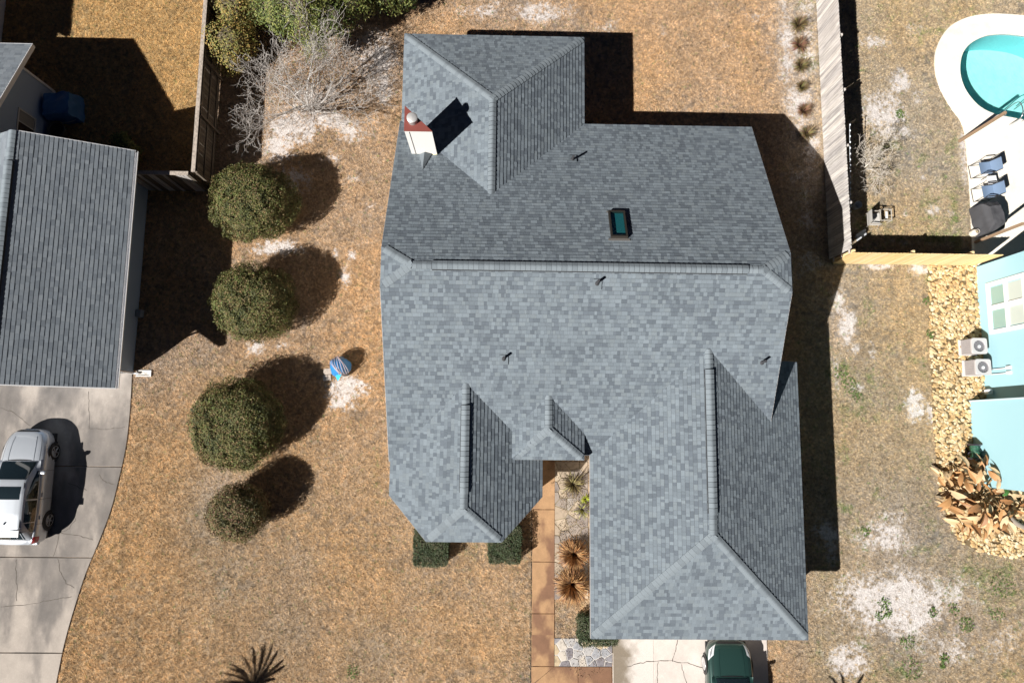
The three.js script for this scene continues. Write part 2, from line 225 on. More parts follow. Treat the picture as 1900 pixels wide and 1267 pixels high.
const driveMat = new THREE.MeshStandardMaterial({ map: concreteMap(31, [0.56, 0.5, 0.455], [0.46, 0.40, 0.36], 0.5, 0, 13), roughness: 0.92 });
{ // house driveway
  const root = new THREE.Group(); root.name = 'pale_driveway'; root.userData.kind = 'structure'; root.userData.label = 'pale concrete driveway in front of the garage'; scene.add(root);
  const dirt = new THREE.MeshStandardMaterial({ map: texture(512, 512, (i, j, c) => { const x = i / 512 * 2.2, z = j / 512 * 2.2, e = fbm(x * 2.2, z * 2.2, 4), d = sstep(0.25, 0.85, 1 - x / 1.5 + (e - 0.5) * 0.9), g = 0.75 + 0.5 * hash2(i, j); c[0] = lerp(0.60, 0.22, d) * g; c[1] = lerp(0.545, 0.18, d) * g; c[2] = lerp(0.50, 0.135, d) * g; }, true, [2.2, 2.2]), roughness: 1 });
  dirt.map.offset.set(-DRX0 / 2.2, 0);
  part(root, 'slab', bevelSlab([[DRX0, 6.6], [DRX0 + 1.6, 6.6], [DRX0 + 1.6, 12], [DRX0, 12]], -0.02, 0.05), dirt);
  part(root, 'slab', bevelSlab([[DRX0 + 1.602, 6.6], [DRX1, 6.6], [DRX1, 12], [DRX0 + 1.602, 12]], -0.02, 0.05), driveMat);
  const C = l => l.map(([x, y]) => ground2(x, y, 0.05));
  for (const l of [[[1165, 1236], [1200, 1228], [1240, 1226], [1275, 1230], [1312, 1241]], [[1257, 1186], [1253, 1208], [1248, 1228]], [[1265, 1232], [1268, 1250], [1275, 1270]], [[1221, 1228], [1220, 1270]]]) crack(root, C(l), 0.025, 0.0535, crackMat);
}
{ // stained walkway
  const m = new THREE.MeshStandardMaterial({ map: texture(1024, 1024, (i, j, c) => { const x = i / 128, y = j / 128, s = fbm(x * 1.3, y * 0.9, 5), k = 0.82 + 0.36 * hash2(i, j), f = fbm(x * 5, y * 5, 3); c[0] = lerp(0.38, 0.2, sstep(0.38, 0.62, s)) * k * (0.85 + 0.3 * f); c[1] = lerp(0.225, 0.105, sstep(0.38, 0.62, s)) * k * (0.85 + 0.3 * f); c[2] = lerp(0.115, 0.06, sstep(0.38, 0.62, s)) * k * (0.85 + 0.3 * f); }, true, [8, 8]), roughness: 0.9 });
  const root = new THREE.Group(); root.name = 'walkway'; root.userData.kind = 'structure'; root.userData.label = 'orange brown stained concrete walkway along the planting bed'; scene.add(root);
  const zs = [WZT, gz(945, 1008), gz(1042, 1008), gz(1138, 1008), WZB];
  for (let k = 0; k < 4; k++) part(root, 'slab', bevelSlab([[WX0, zs[k] + 0.008], [WX1, zs[k] + 0.008], [WX1, zs[k + 1] - 0.008], [WX0, zs[k + 1] - 0.008]], -0.02, 0.04), m);
  part(root, 'edging', box(0.045, 0.03, 12 - 2.4, WX0 - 0.024, -0.001, (12 + 2.4) / 2), mat(0.03, 0.025, 0.02, 1));
  const xm = gx(1073, 1250), d = 0.006;
  part(root, 'slab', bevelSlab([[WX0, WZB + 0.008], [WX1 - d, WZB + 0.008], [WX0, WZB + 0.7]], -0.02, 0.04), m);
  part(root, 'slab', bevelSlab([[WX1 + d, WZB + 0.008], [xm - 0.008, WZB + 0.008], [xm - 0.008, WZB + 1.6], [WX0, WZB + 1.6], [WX0, WZB + 0.72]], -0.02, 0.04), m);
  part(root, 'slab', bevelSlab([[xm + 0.008, WZB + 0.008], [DRX0 - 0.04, WZB + 0.008], [DRX0 - 0.04, WZB + 1.6], [xm + 0.008, WZB + 1.6]], -0.02, 0.04), m);
}
function clipHalf(poly, nx, nz, c) { const out = []; for (let i = 0; i < poly.length; i++) { const a = poly[i], b = poly[(i + 1) % poly.length], da = a[0] * nx + a[1] * nz - c, db = b[0] * nx + b[1] * nz - c; if (da <= 0) out.push(a); if (da * db < 0) { const t = da / (da - db); out.push([lerp(a[0], b[0], t), lerp(a[1], b[1], t)]); } } return out; }
function cells(outline, n, seed, gap) {
  const r = rng(seed), x0 = Math.min(...outline.map(p => p[0])), x1 = Math.max(...outline.map(p => p[0])), z0 = Math.min(...outline.map(p => p[1])), z1 = Math.max(...outline.map(p => p[1])), pts = [];
  for (let k = 0; k < n; k++) { let best, bd = -1; for (let q = 0; q < 12; q++) { const p = [lerp(x0, x1, r()), lerp(z0, z1, r())]; if (!inPoly(...p, outline)) continue; const d = Math.min(9, ...pts.map(o => Math.hypot(o[0] - p[0], o[1] - p[1]))); if (d > bd) { bd = d; best = p; } } if (best) pts.push(best); }
  return pts.map((p, i) => { let c = outline.map(q => [...q]); pts.forEach((o, j) => { if (i === j) return; const dx = o[0] - p[0], dz = o[1] - p[1], l = Math.hypot(dx, dz); c = clipHalf(c, dx / l, dz / l, ((p[0] + o[0]) / 2 * dx + (p[1] + o[1]) / 2 * dz) / l - gap / 2); }); return c; }).filter(c => c.length > 2);
}
const stoneGrain = texture(256, 256, (i, j, c) => { const f = fbm(i / 18, j / 18, 4), k = (0.42 + 1.1 * f) * (0.85 + 0.3 * hash2(i, j)); c[0] = c[1] = c[2] = clamp(k); }, true, [1.3, 1.3]);
function flagstones(name, label, outline, n, seed, tones, mortar, gap) {
  const root = new THREE.Group(); root.name = name; root.userData.kind = 'structure'; root.userData.label = label; scene.add(root);
  part(root, 'mortar', slab(outline, -0.02, 0.012), mortar);
  const r = rng(seed), ms = tones.map(t => mat(...t, 0.9, { map: stoneGrain }));
  for (const c of cells(outline, n, seed, gap)) { const h = 0.022 + r() * 0.02; try { part(root, 'flagstone', bevelSlab(c, 0.002, h, 0.008), ms[Math.floor(r() * ms.length)]); } catch (e) { } }
}
flagstones('flagstone_bed', 'weathered flagstone bed with dead plants beside the walkway', FLAG_A, 46, 12, [[0.38, 0.3, 0.22], [0.3, 0.25, 0.21], [0.46, 0.37, 0.27], [0.24, 0.2, 0.175], [0.34, 0.3, 0.26]], mat(0.3, 0.245, 0.16, 1, { map: stoneGrain }), 0.03);
flagstones('flagstone_paving', 'pale grey and tan flagstones set in mortar by the driveway', FLAG_B, 26, 8, [[0.42, 0.4, 0.385], [0.27, 0.255, 0.265], [0.5, 0.39, 0.25], [0.54, 0.48, 0.41], [0.34, 0.34, 0.355], [0.22, 0.2, 0.21]], mat(0.55, 0.51, 0.47, 1, { map: stoneGrain }), 0.035);
{ // tan river rock bed
  const r = rng(21), root = new THREE.Group(); root.name = 'stone_bed'; root.userData.kind = 'structure'; root.userData.label = 'bed of tan river stones along the light blue house'; scene.add(root);
  part(root, 'soil', slab(ROCKS, -0.02, 0.02), mat(0.16, 0.115, 0.06, 1));
  const geos = [0, 1, 2, 3].map(k => { const g = new THREE.IcosahedronGeometry(1, 1), p = g.attributes.position, m = new Map(); const q = rng(k + 50); for (let i = 0; i < p.count; i++) { const key = [p.getX(i), p.getY(i), p.getZ(i)].map(v => v.toFixed(3)).join(); if (!m.has(key)) m.set(key, 0.8 + q() * 0.38); const s = m.get(key); p.setXYZ(i, p.getX(i) * s, p.getY(i) * s, p.getZ(i) * s); } return toCreasedNormals(g, 0.9); });
  const tones = [[0.52, 0.35, 0.16], [0.58, 0.43, 0.23], [0.42, 0.27, 0.12], [0.64, 0.53, 0.35], [0.5, 0.38, 0.22], [0.36, 0.25, 0.13]], ms = tones.map(t => mat(...t, 0.85));
  const list = [], x0 = 17.4, x1 = 21.8;
  for (let k = 0; k < 8200; k++) { const x = lerp(x0, x1, r()), z = lerp(-7.1, 5.2, r()); if (!inPoly(x, z, ROCKS)) continue; const s = 0.05 + r() * r() * 0.045; list.push({ x, z, s, y: 0.02 + s * 0.25 + r() * 0.035, sx: 0.9 + r() * 0.7, sz: 0.7 + r() * 0.5, a: r() * 6.28, g: Math.floor(r() * 4), t: Math.floor(r() * 6) }); }
  list.sort((a, b) => b.s * b.sx - a.s * a.sx);
  const put = (o, q) => { q.position.set(o.x, o.y, o.z); q.rotation.set(0, o.a, 0); q.scale.set(o.s * o.sx, o.s * 0.62, o.s * o.sz); };
  list.slice(0, 290).forEach(o => put(o, part(root, 'stone', geos[o.g], ms[o.t])));
  const rest = list.slice(290), d = new THREE.Object3D(), im = new THREE.InstancedMesh(geos[1], mat(1, 1, 1, 0.85), rest.length);
  rest.forEach((o, i) => { put(o, d); d.updateMatrix(); im.setMatrixAt(i, d.matrix); im.setColorAt(i, lin(...tones[o.t])); });
  im.name = 'small_stones'; im.userData.kind = 'stuff'; root.add(im);
}
{ // pool: deck, basin, water
  const root = new THREE.Group(); root.name = 'pool_deck'; root.userData.kind = 'structure'; root.userData.label = 'cream concrete pool deck'; scene.add(root);
  const sh = new THREE.Shape(DECK.map(p => new THREE.Vector2(p[0], -p[1]))); sh.holes.push(new THREE.Path(POOL.map(p => new THREE.Vector2(p[0], -p[1]))));
  const g = new THREE.ExtrudeGeometry(sh, { depth: 0.07, bevelEnabled: false }); g.rotateX(-Math.PI / 2); g.translate(0, -0.01, 0);
  part(root, 'deck_slab', g, new THREE.MeshStandardMaterial({ map: concreteMap(57, [0.8, 0.74, 0.64], [0.74, 0.67, 0.56], 0.4, -13, -4), roughness: 0.9 }));
  const wall = new Soup(), n = POOL.length;
  for (let i = 0; i < n; i++) { const a = POOL[i], b = POOL[(i + 1) % n]; wall.quad(V3(a[0], 0.05, a[1]), V3(b[0], 0.05, b[1]), V3(b[0], -1.25, b[1]), V3(a[0], -1.25, a[1]), [1, 1, 1]); }
  const plaster = new THREE.MeshStandardMaterial({ map: texture(512, 512, (i, j, c) => { const f = fbm(i / 30, j / 30, 4), k = (0.88 + 0.24 * f); c[0] = 0.44 * k; c[1] = 0.78 * k; c[2] = 0.75 * k; }, true, [4, 4]), roughness: 0.8 });
  const basin = part(root, 'pool_wall', wall.build(), mat(0.2, 0.5, 0.54, 0.7));
  const fl = new THREE.ShapeGeometry(new THREE.Shape(POOL.map(p => new THREE.Vector2(p[0], -p[1])))); fl.rotateX(-Math.PI / 2); fl.translate(0, -1.22, 0);
  part(root, 'pool_floor', fl, plaster);
  const wg = new THREE.ShapeGeometry(new THREE.Shape(POOL.map(p => new THREE.Vector2(p[0], -p[1])))); wg.rotateX(-Math.PI / 2); wg.translate(0, -0.06, 0);
  const rip = texture(512, 512, (i, j, c) => { const x = i / 512 * 8, y = j / 512 * 8, w = fbm(x * 2, y * 2, 2) * 3; c[0] = c[1] = c[2] = 0.5 + 0.25 * Math.sin((x * 7 + y * 4 + w) * 1.9) * vnoise(x * 3, y * 3) + 0.25 * (fbm(x * 6, y * 6, 3) - 0.5); }, false, [3, 3]);
  const water = struct('pool_water', wg, new THREE.MeshPhysicalMaterial({ color: lin(0.78, 0.96, 0.945), transmission: 1, thickness: 0, roughness: 0.04, ior: 1.33, bumpMap: rip, bumpScale: 0.05 }));
  water.userData.label = 'turquoise rippling pool water';
}
// ------------------------------------------------------------------ shingled roofs
function clipRect(poly, u0, u1, v0, v1) { let p = poly; p = clipHalf(p, -1, 0, -u0); if (p.length) p = clipHalf(p, 1, 0, u1); if (p.length) p = clipHalf(p, 0, -1, -v0); if (p.length) p = clipHalf(p, 0, 1, v1); return p; }
const granule = texture(256, 256, (i, j, c) => { const k = 0.80 + 0.26 * hash2(i, j) + 0.14 * (vnoise(i / 5, j / 5) - 0.5); c[0] = c[1] = c[2] = k; }, true, [0.9, 0.9]);
const shingleMat = new THREE.MeshStandardMaterial({ vertexColors: true, map: granule, roughness: 0.95 });
const capMat = new THREE.MeshStandardMaterial({ vertexColors: true, color: lin(0.2, 0.232, 0.256), map: granule, roughness: 0.95 });
const capMat2 = new THREE.MeshStandardMaterial({ vertexColors: true, color: lin(0.168, 0.196, 0.218), map: granule, roughness: 0.95 });
const deckMat = mat(0.07, 0.075, 0.08, 1), trimMat = mat(0.36, 0.34, 0.33, 0.7), ventMat = mat(0.02, 0.02, 0.022, 0.9);
function planeOf(pts3, e) {
  const P = pts3.map(p => V3(...p)), n = V3(); for (let i = 0; i < P.length; i++) { const a = P[i], b = P[(i + 1) % P.length]; n.x += (a.y - b.y) * (a.z + b.z); n.y += (a.z - b.z) * (a.x + b.x); n.z += (a.x - b.x) * (a.y + b.y); }
  n.normalize(); if (n.y < 0) n.negate(); const E = V3(...e); E.addScaledVector(n, -E.dot(n)).normalize(); const S = V3().crossVectors(n, E); if (S.y < 0) { S.negate(); }
  const o = P.reduce((a, b) => a.y < b.y ? a : b).clone(); return { P, n, E, S, o, uv: P.map(p => { const d = V3().subVectors(p, o); return [d.dot(E), d.dot(S)]; }) };
}
const EXPO = 0.143;
function tabGeometry(pl, poly, v0, v1, t, col, uo) {
  const s = new Soup(), P = (q, h) => pl.o.clone().addScaledVector(pl.E, q[0]).addScaledVector(pl.S, q[1]).addScaledVector(pl.n, h), H = q => 0.004 + t * (1 - (q[1] - v0) / (v1 - v0)), U = q => [q[0] + uo, q[1] + uo * 0.37];
  let tr; if (poly.length <= 4) { tr = []; for (let i = 1; i + 1 < poly.length; i++) tr.push([0, i, i + 1]); } else tr = THREE.ShapeUtils.triangulateShape(poly.map(q => new THREE.Vector2(...q)), []);
  const area = poly.reduce((a, p, i) => { const q = poly[(i + 1) % poly.length]; return a + p[0] * q[1] - q[0] * p[1]; }, 0) > 0, flip = V3().crossVectors(pl.E, pl.S).dot(pl.n) < 0;
  for (const [a, b, c] of tr) { const A = poly[a], B = poly[b], C = poly[c]; if (area !== flip) s.tri(P(A, H(A)), P(B, H(B)), P(C, H(C)), col, U(A), U(B), U(C)); else s.tri(P(A, H(A)), P(C, H(C)), P(B, H(B)), col, U(A), U(C), U(B)); }
  for (let i = 0; i < poly.length; i++) { const a = poly[i], b = poly[(i + 1) % poly.length]; if (Math.abs(a[1] - v1) < 0.012 && Math.abs(b[1] - v1) < 0.012) continue; s.quad(P(a, H(a)), P(b, H(b)), P(b, -0.004), P(a, -0.004), col, U(a), U(b), U(b), U(a)); }
  return s;
}
function layShingles(roof, planes, seed, opt) {
  const r = rng(seed), all = [];
  for (const pl of planes) {
    const us = pl.uv.map(q => q[0]), vs = pl.uv.map(q => q[1]), ua = Math.min(...us), ub = Math.max(...us), va = Math.min(...vs), vb = Math.max(...vs);
    const mid = pl.P.reduce((a, p) => a.add(p), V3()).multiplyScalar(1 / pl.P.length), face = V3().subVectors(camera.position, mid).normalize().dot(pl.n);
    for (let k = 0; va + k * EXPO < vb - 0.01; k++) {
      const v0 = va + k * EXPO, v1 = v0 + EXPO; let u = ua - r() * 0.3, last = -1;
      while (u < ub) {
        const w = opt.w0 + (opt.w1 - opt.w0) * Math.pow(r(), opt.pw ?? 1); let ti = Math.floor(r() * opt.tones.length); if (ti === last && r() < 0.5) ti = Math.floor(r() * opt.tones.length); last = ti;
        const poly = clipRect(pl.uv, u + 0.0015, u + w - 0.0015, v0, v1 - (opt.gap ?? 0)); u += w;
        if (poly.length < 3) continue; let ar = 0; for (let i = 0; i < poly.length; i++) { const a = poly[i], b = poly[(i + 1) % poly.length]; ar += a[0] * b[1] - b[0] * a[1]; } ar = Math.abs(ar) / 2; if (ar < 2e-4) continue;
        const j = 0.93 + r() * 0.14, tone = opt.tones[ti], col = [tone[0] * j, tone[1] * j, tone[2] * j];
        const patch = 0.94 + 0.12 * fbm(mid.x + u * 0.6, k * 0.16 + seed, 2); for (let q = 0; q < 3; q++) col[q] *= patch;
        all.push({ s: tabGeometry(pl, poly, v0, v1, opt.t + r() * 0.006 + (tone[3] ?? 0), col, r() * 3), show: ar * face });
      }
    }
  }
  all.sort((a, b) => b.show - a.show);
  all.slice(0, 295).forEach(t => part(roof, 'shingle', t.s.build(), shingleMat));
  const rest = new Soup(); for (const t of all.slice(295)) { for (const v of t.s.p) rest.p.push(v); for (const v of t.s.c) rest.c.push(v); for (const v of t.s.u) rest.u.push(v); }
  const f = part(roof, 'shingle_courses', rest.build(), shingleMat); f.userData.kind = 'stuff';
}
function deckGeometry(planes) {
  const s = new Soup(), c = [1, 1, 1];
  for (const pl of planes) { const tr = THREE.ShapeUtils.triangulateShape(pl.uv.map(q => new THREE.Vector2(...q)), []), up = p => p.clone().addScaledVector(pl.n, -0.002), dn = p => V3(p.x, p.y - 0.1, p.z);
    for (const [a, b, d] of tr) { s.tri(up(pl.P[a]), up(pl.P[b]), up(pl.P[d]), c); s.tri(dn(pl.P[a]), dn(pl.P[d]), dn(pl.P[b]), c); } }
  return s.build();
}
// bent cap pieces along a ridge or hip from a (low or start end) to b
function capLine(roof, a, b, nl, nr, { lift = 0.012, step = 0.172, half = 0.15, seed = 1 } = {}) {
  const A = V3(...a), B = V3(...b), d = V3().subVectors(B, A); d.normalize(); if (Math.abs(d.y) > 0.05) A.addScaledVector(d, 0.14); const L = A.distanceTo(B);
  const dl = V3().crossVectors(d, nl); if (dl.y > 0) dl.negate(); const dr = V3().crossVectors(d, nr); if (dr.y > 0) dr.negate(); if (dl.dot(dr) > 0.9) dr.copy(dl).multiplyScalar(-1);
  const up = nl.clone().add(nr).normalize(), len = step * 1.25, s = new Soup(), K = 8, c = [1, 1, 1], edge = [0.16, 0.16, 0.17];  // edge: dark cut asphalt, slanted wide so its colour also carries the seam shade
  const pt = (i, end, y) => { const q = (i / K - 0.5) * 2 * half, m = Math.abs(q), rd = 0.05, drop = m < rd ? m * m / (2 * rd) + rd / 2 * 0 : m - rd / 2; const dir = q < 0 ? dl : dr, hz = dir.clone().addScaledVector(up, -dir.dot(up)), vt = dir.dot(up); return d.clone().multiplyScalar(end * len).addScaledVector(hz, m).addScaledVector(up, vt * drop + y + lift); };
  for (let i = 0; i < K; i++) { const a0 = pt(i, 0, 0.022), a1 = pt(i + 1, 0, 0.022), b0 = pt(i, 1, 0.004), b1 = pt(i + 1, 1, 0.004); const uv = (q, e) => [q / K * 0.3, e * len]; s.quad(a0, a1, b1, b0, c, uv(i, 0), uv(i + 1, 0), uv(i + 1, 1), uv(i, 1)); const e0 = pt(i, 0, -0.004).addScaledVector(d, -0.02), e1 = pt(i + 1, 0, -0.004).addScaledVector(d, -0.02); s.quad(a1, a0, e0, e1, edge); }
  s.quad(pt(0, 0, 0.022), pt(0, 1, 0.004), pt(0, 1, -0.01), pt(0, 0, -0.01), c); s.quad(pt(K, 0, 0.022), pt(K, 1, 0.004), pt(K, 1, -0.01), pt(K, 0, -0.01), c);
  const g = toCreasedNormals(s.build(), 0.6); const r = rng(seed * 13 + 5), n = Math.max(1, Math.round(L / step));
  for (let k = 0; k < n; k++) { const m = part(roof, 'ridge_cap', g, r() < 0.7 ? capMat : capMat2); m.position.copy(A).addScaledVector(d, (k + 0.02) * L / n); }
}
function ventLine(roof, a, b, nl, nr) { // raised ridge vent under the caps
  const A = V3(...a), B = V3(...b), d = V3().subVectors(B, A).normalize(), side = V3().crossVectors(d, V3(0, 1, 0)).normalize(), s = new Soup(), c = [1, 1, 1], pts = [[-0.17, -0.1], [-0.165, -0.025], [0, 0.045], [0.165, -0.025], [0.17, -0.1]];
  const P = (o, q) => o.clone().addScaledVector(side, q[0]).add(V3(0, q[1], 0));
  for (let i = 0; i < 4; i++) s.quad(P(A, pts[i]), P(B, pts[i]), P(B, pts[i + 1]), P(A, pts[i + 1]), c);
  for (const o of [A, B]) { s.tri(P(o, pts[0]), P(o, pts[1]), P(o, pts[2]), c); s.tri(P(o, pts[0]), P(o, pts[2]), P(o, pts[4]), c); s.tri(P(o, pts[4]), P(o, pts[2]), P(o, pts[3]), c); }
  part(roof, 'ridge_vent', s.build(), ventMat); capLine(roof, a, b, nl, nr, { lift: 0.055, seed: 3, half: 0.165 });
}
function trim(roof, a, b, h = 0.14, w = 0.025) { const A = V3(...a), B = V3(...b), d = V3().subVectors(B, A), g = new THREE.BoxGeometry(w, h, d.length()), m = new THREE.Matrix4().lookAt(A, B, V3(0, 1, 0)); g.applyMatrix4(m); g.translate((A.x + B.x) / 2, (A.y + B.y) / 2 - h / 2 - 0.004, (A.z + B.z) / 2); part(roof, 'fascia', g, trimMat); }
const TONES = [[0.184, 0.217, 0.244, 0.003], [0.172, 0.203, 0.23, 0.003], [0.16, 0.19, 0.216, 0.002], [0.14, 0.166, 0.19, 0], [0.116, 0.138, 0.162, 0], [0.108, 0.129, 0.152, 0], [0.178, 0.208, 0.23, 0.002], [0.15, 0.178, 0.203, 0.001]];

// ------------------------------------------------------------------ the main house
{
  const house = thing('house', 'large house with grey shingled hip and gable roof, centre of the picture', 'house');
  const M = 0.52, he = 2.6, XA = -3.98, XB = 3.16, ZA = -15.49, ZC = -11.86, XD = 9.76, XW = -4.04, zr = -5.32, hr = he + M * (zr - ZC), hc = hr - 0.36, dz = 0.36 / M;
  const rx = (XA + XB) / 2, rh = he + M * (XB - XA) / 2, rz = ZC + (rh - he) / M, apz = ZA + (XB - XA) / 2, wc = 1.07;
  const zS = h => zr + (hr - h) / M;                                  // south slope of the main roof
  const hg = 2.75, MG = 0.5, G1 = 3.32, G2 = 11.08, ZG = 7.34, ZGN = -2.58, gx0 = (G1 + G2) / 2, gh = hg + MG * (G2 - G1) / 2, gap = ZG - (G2 - G1) / 2;
  const hx = hg + MG * (G2 - XD);
  const L1 = -3.99, L4 = 1.58, lx = (L1 + L4) / 2, lh = he + M * (L4 - L1) / 2, lz0 = zS(lh), lap = 2.75, cx = 1.46, ch = he + M * cx, cz0 = 2.45, cz1 = 3.95;
  const px = 1.72, ph = 3.85, p0 = 0.38, p1 = 3.05, pz = 1.09, pap = 0.02, pe = ph - M * (p1 - px);
  const tx = (ph - he - M * L4 - M * px) / (-2 * M), th = he + M * (L4 - tx), tz = zS(th), TX = tx;
  const pl = {
    N: planeOf([[XW, he, ZC], [XA, he, ZC], [rx, rh, rz], [XB, he, ZC], [XD, he, ZC], [XD, hc, zr - dz], [XD - wc, hr, zr], [XW + wc, hr, zr], [XW, hc, zr - dz]], [1, 0, 0]),
    S: planeOf([[XW, hc, zr + dz], [XW + wc, hr, zr], [XD - wc, hr, zr], [XD, hc, zr + dz], [XD, hx, zS(hx)], [gx0, gh, zS(gh)], [G1, hg, zS(hg)], [p1, hg, zS(hg)], [p1, pe, zS(pe)], [px, ph, zS(ph)], [TX, th, tz], [lx, lh, lz0], [L1, he, zS(he)], [XW, he, zS(he)]], [1, 0, 0]),
    WC: planeOf([[XW, hc, zr - dz], [XW, hc, zr + dz], [XW + wc, hr, zr]], [0, 0, 1]),
    EC: planeOf([[XD, hc, zr - dz], [XD, hc, zr + dz], [XD - wc, hr, zr]], [0, 0, 1]),
    RW: planeOf([[XA, he, ZA], [XA, he, ZC], [rx, rh, rz], [rx, rh, apz]], [0, 0, 1]),
    RE: planeOf([[XB, he, ZA], [XB, he, ZC], [rx, rh, rz], [rx, rh, apz]], [0, 0, 1]),
    RN: planeOf([[XA, he, ZA], [XB, he, ZA], [rx, rh, apz]], [1, 0, 0]),
    GW: planeOf([[G1, hg, zS(hg)], [G1, hg, ZG], [gx0, gh, gap], [gx0, gh, zS(gh)]], [0, 0, 1]),
    GE: planeOf([[gx0, gh, gap], [gx0, gh, zS(gh)], [XD, hx, zS(hx)], [XD, hx, ZGN], [G2, hg, ZGN], [G2, hg, ZG]], [0, 0, 1]),
    GS: planeOf([[G1, hg, ZG], [G2, hg, ZG], [gx0, gh, gap]], [1, 0, 0]),
    LW: planeOf([[L1, he, zS(he)], [L1, he, cz0], [L1 + cx, ch, cz1], [lx, lh, lap], [lx, lh, lz0]], [0, 0, 1]),
    LE: planeOf([[lx, lh, lz0], [TX, th, tz], [TX, th, 0.6], [L4, he, 0.6], [L4, he, cz0], [L4 - cx, ch, cz1], [lx, lh, lap]], [0, 0, 1]),
    LS: planeOf([[L1 + cx, ch, cz1], [L4 - cx, ch, cz1], [lx, lh, lap]], [1, 0, 0]),
    PW: planeOf([[px, ph, zS(ph)], [TX, th, tz], [TX, th, pz - (pz - pap) * 0.03], [px, ph, pap]], [0, 0, 1]),
    PE: planeOf([[px, ph, zS(ph)], [p1, pe, zS(pe)], [p1, pe, pz], [px, ph, pap]], [0, 0, 1]),
    PS: planeOf([[TX - 0.05, pe, pz], [p1, pe, pz], [px, ph, pap]], [1, 0, 0]),
  };
  const planes = Object.values(pl), roof = part(house, 'roof', deckGeometry(planes), deckMat);
  layShingles(roof, planes, 4, { gap: 0.011, w0: 0.08, w1: 0.24, pw: 1.3, tones: TONES, t: 0.011 });
  const c = (a, b, p, q, o) => capLine(roof, a, b, pl[p].n, pl[q].n, { ...o, seed: Math.round(a[0] * 7 + b[2] * 3 + 99) });
  c([XA, he, ZA], [rx, rh, apz], 'RW', 'RN'); c([XB, he, ZA], [rx, rh, apz], 'RE', 'RN'); c([rx, rh, rz], [rx, rh, apz], 'RW', 'RE');
  c([XW, hc, zr - dz], [XW + wc, hr, zr], 'N', 'WC'); c([XW, hc, zr + dz], [XW + wc, hr, zr], 'S', 'WC'); c([XD, hc, zr - dz], [XD - wc, hr, zr], 'N', 'EC'); c([XD, hc, zr + dz], [XD - wc, hr, zr], 'S', 'EC');
  c([XW + wc, hr, zr], [-2.3, hr, zr], 'N', 'S'); ventLine(roof, [-2.3, hr, zr], [8.14, hr, zr], pl.N.n, pl.S.n); c([XD - wc, hr, zr], [8.14, hr, zr], 'N', 'S');
  c([G1, hg, ZG], [gx0, gh, gap], 'GW', 'GS'); c([G2, hg, ZG], [gx0, gh, gap], 'GE', 'GS'); c([gx0, gh, gap], [gx0, gh, 2.75], 'GW', 'GE'); ventLine(roof, [gx0, gh, -2.1], [gx0, gh, 2.75], pl.GW.n, pl.GE.n); c([gx0, gh, zS(gh)], [gx0, gh, -2.1], 'GW', 'GE');
  c([L1 + cx, ch, cz1], [lx, lh, lap], 'LW', 'LS'); c([L4 - cx, ch, cz1], [lx, lh, lap], 'LE', 'LS'); c([lx, lh, lap], [lx, lh, 2.2], 'LW', 'LE'); ventLine(roof, [lx, lh, -0.8], [lx, lh, 2.2], pl.LW.n, pl.LE.n); c([lx, lh, lz0], [lx, lh, -0.8], 'LW', 'LE');
  c([p0 + 0.1, pe, pz], [px, ph, pap], 'PW', 'PS'); c([p1, pe, pz], [px, ph, pap], 'PE', 'PS'); c([px, ph, zS(ph)], [px, ph, pap], 'PW', 'PE');
  for (const [a, b] of [[[XA, he, ZA], [XB, he, ZA]], [[XA, he, ZA], [XA, he, ZC]], [[XB, he, ZA], [XB, he, ZC]], [[XB, he, ZC], [XD, he, ZC]], [[XD, he, ZC], [XD, hc, zr - dz]], [[XD, hc, zr - dz], [XD, hc, zr + dz]], [[XD, hc, zr + dz], [XD, hx, zS(hx)]], [[XW, he, ZC], [XW, hc, zr - dz]], [[XW, hc, zr - dz], [XW, hc, zr + dz]], [[XW, hc, zr + dz], [XW, he, zS(he)]], [[XD, hx - 0.03, ZGN], [G2, hg, ZGN]], [[G2, hg, ZGN], [G2, hg, ZG]], [[G1, hg, ZG], [G2, hg, ZG]], [[G1, hg, zS(hg)], [G1, hg, ZG]], [[L1, he, zS(he)], [L1, he, cz0]], [[L1, he, cz0], [L1 + cx, ch, cz1]], [[L1 + cx, ch, cz1], [L4 - cx, ch, cz1]], [[L4 - cx, ch, cz1], [L4, he, cz0]], [[L4, he, 0.7], [L4, he, cz0]], [[TX, pe, pz], [p1, pe, pz]], [[p1, pe, zS(pe)], [p1, pe, pz]]]) trim(roof, a, b);
  // walls below the eaves
  const wm = mat(0.55, 0.5, 0.44, 0.9), W = (x0, x1, z0, z1, h) => box(x1 - x0, h, z1 - z0, (x0 + x1) / 2, h / 2, (z0 + z1) / 2);
  const gable = x => { const sh = new THREE.Shape([[ZC + 0.45, 0], [-zS(he) * -1 - 0.45, 0], [zS(he) - 0.45, he + 0.1], [zr + dz, hc - 0.12], [zr - dz, hc - 0.12], [ZC + 0.45, he + 0.1]].map(q => new THREE.Vector2(-q[0], q[1]))); const g = new THREE.ExtrudeGeometry(sh, { depth: 0.15, bevelEnabled: false }); g.rotateY(Math.PI / 2); g.translate(x, 0, 0); return g; };
  part(house, 'wall', merge([W(-3.59, 9.32, -11.4, -0.6, 2.5), W(-3.55, 2.72, -15.05, -11.4, 2.5), W(3.75, 10.65, -2.15, 6.9, 2.6), W(-3.5, 1.1, -0.6, 2.6, 2.5), W(-2.4, 0, 2.6, 3.6, 2.5), gable(-3.75), gable(9.32)]), wm);
  // porch post
  part(house, 'porch_post', rbox(0.16, 3.0, 0.16, 0.02, 2.85, 1.5, 0.9), trimMat);
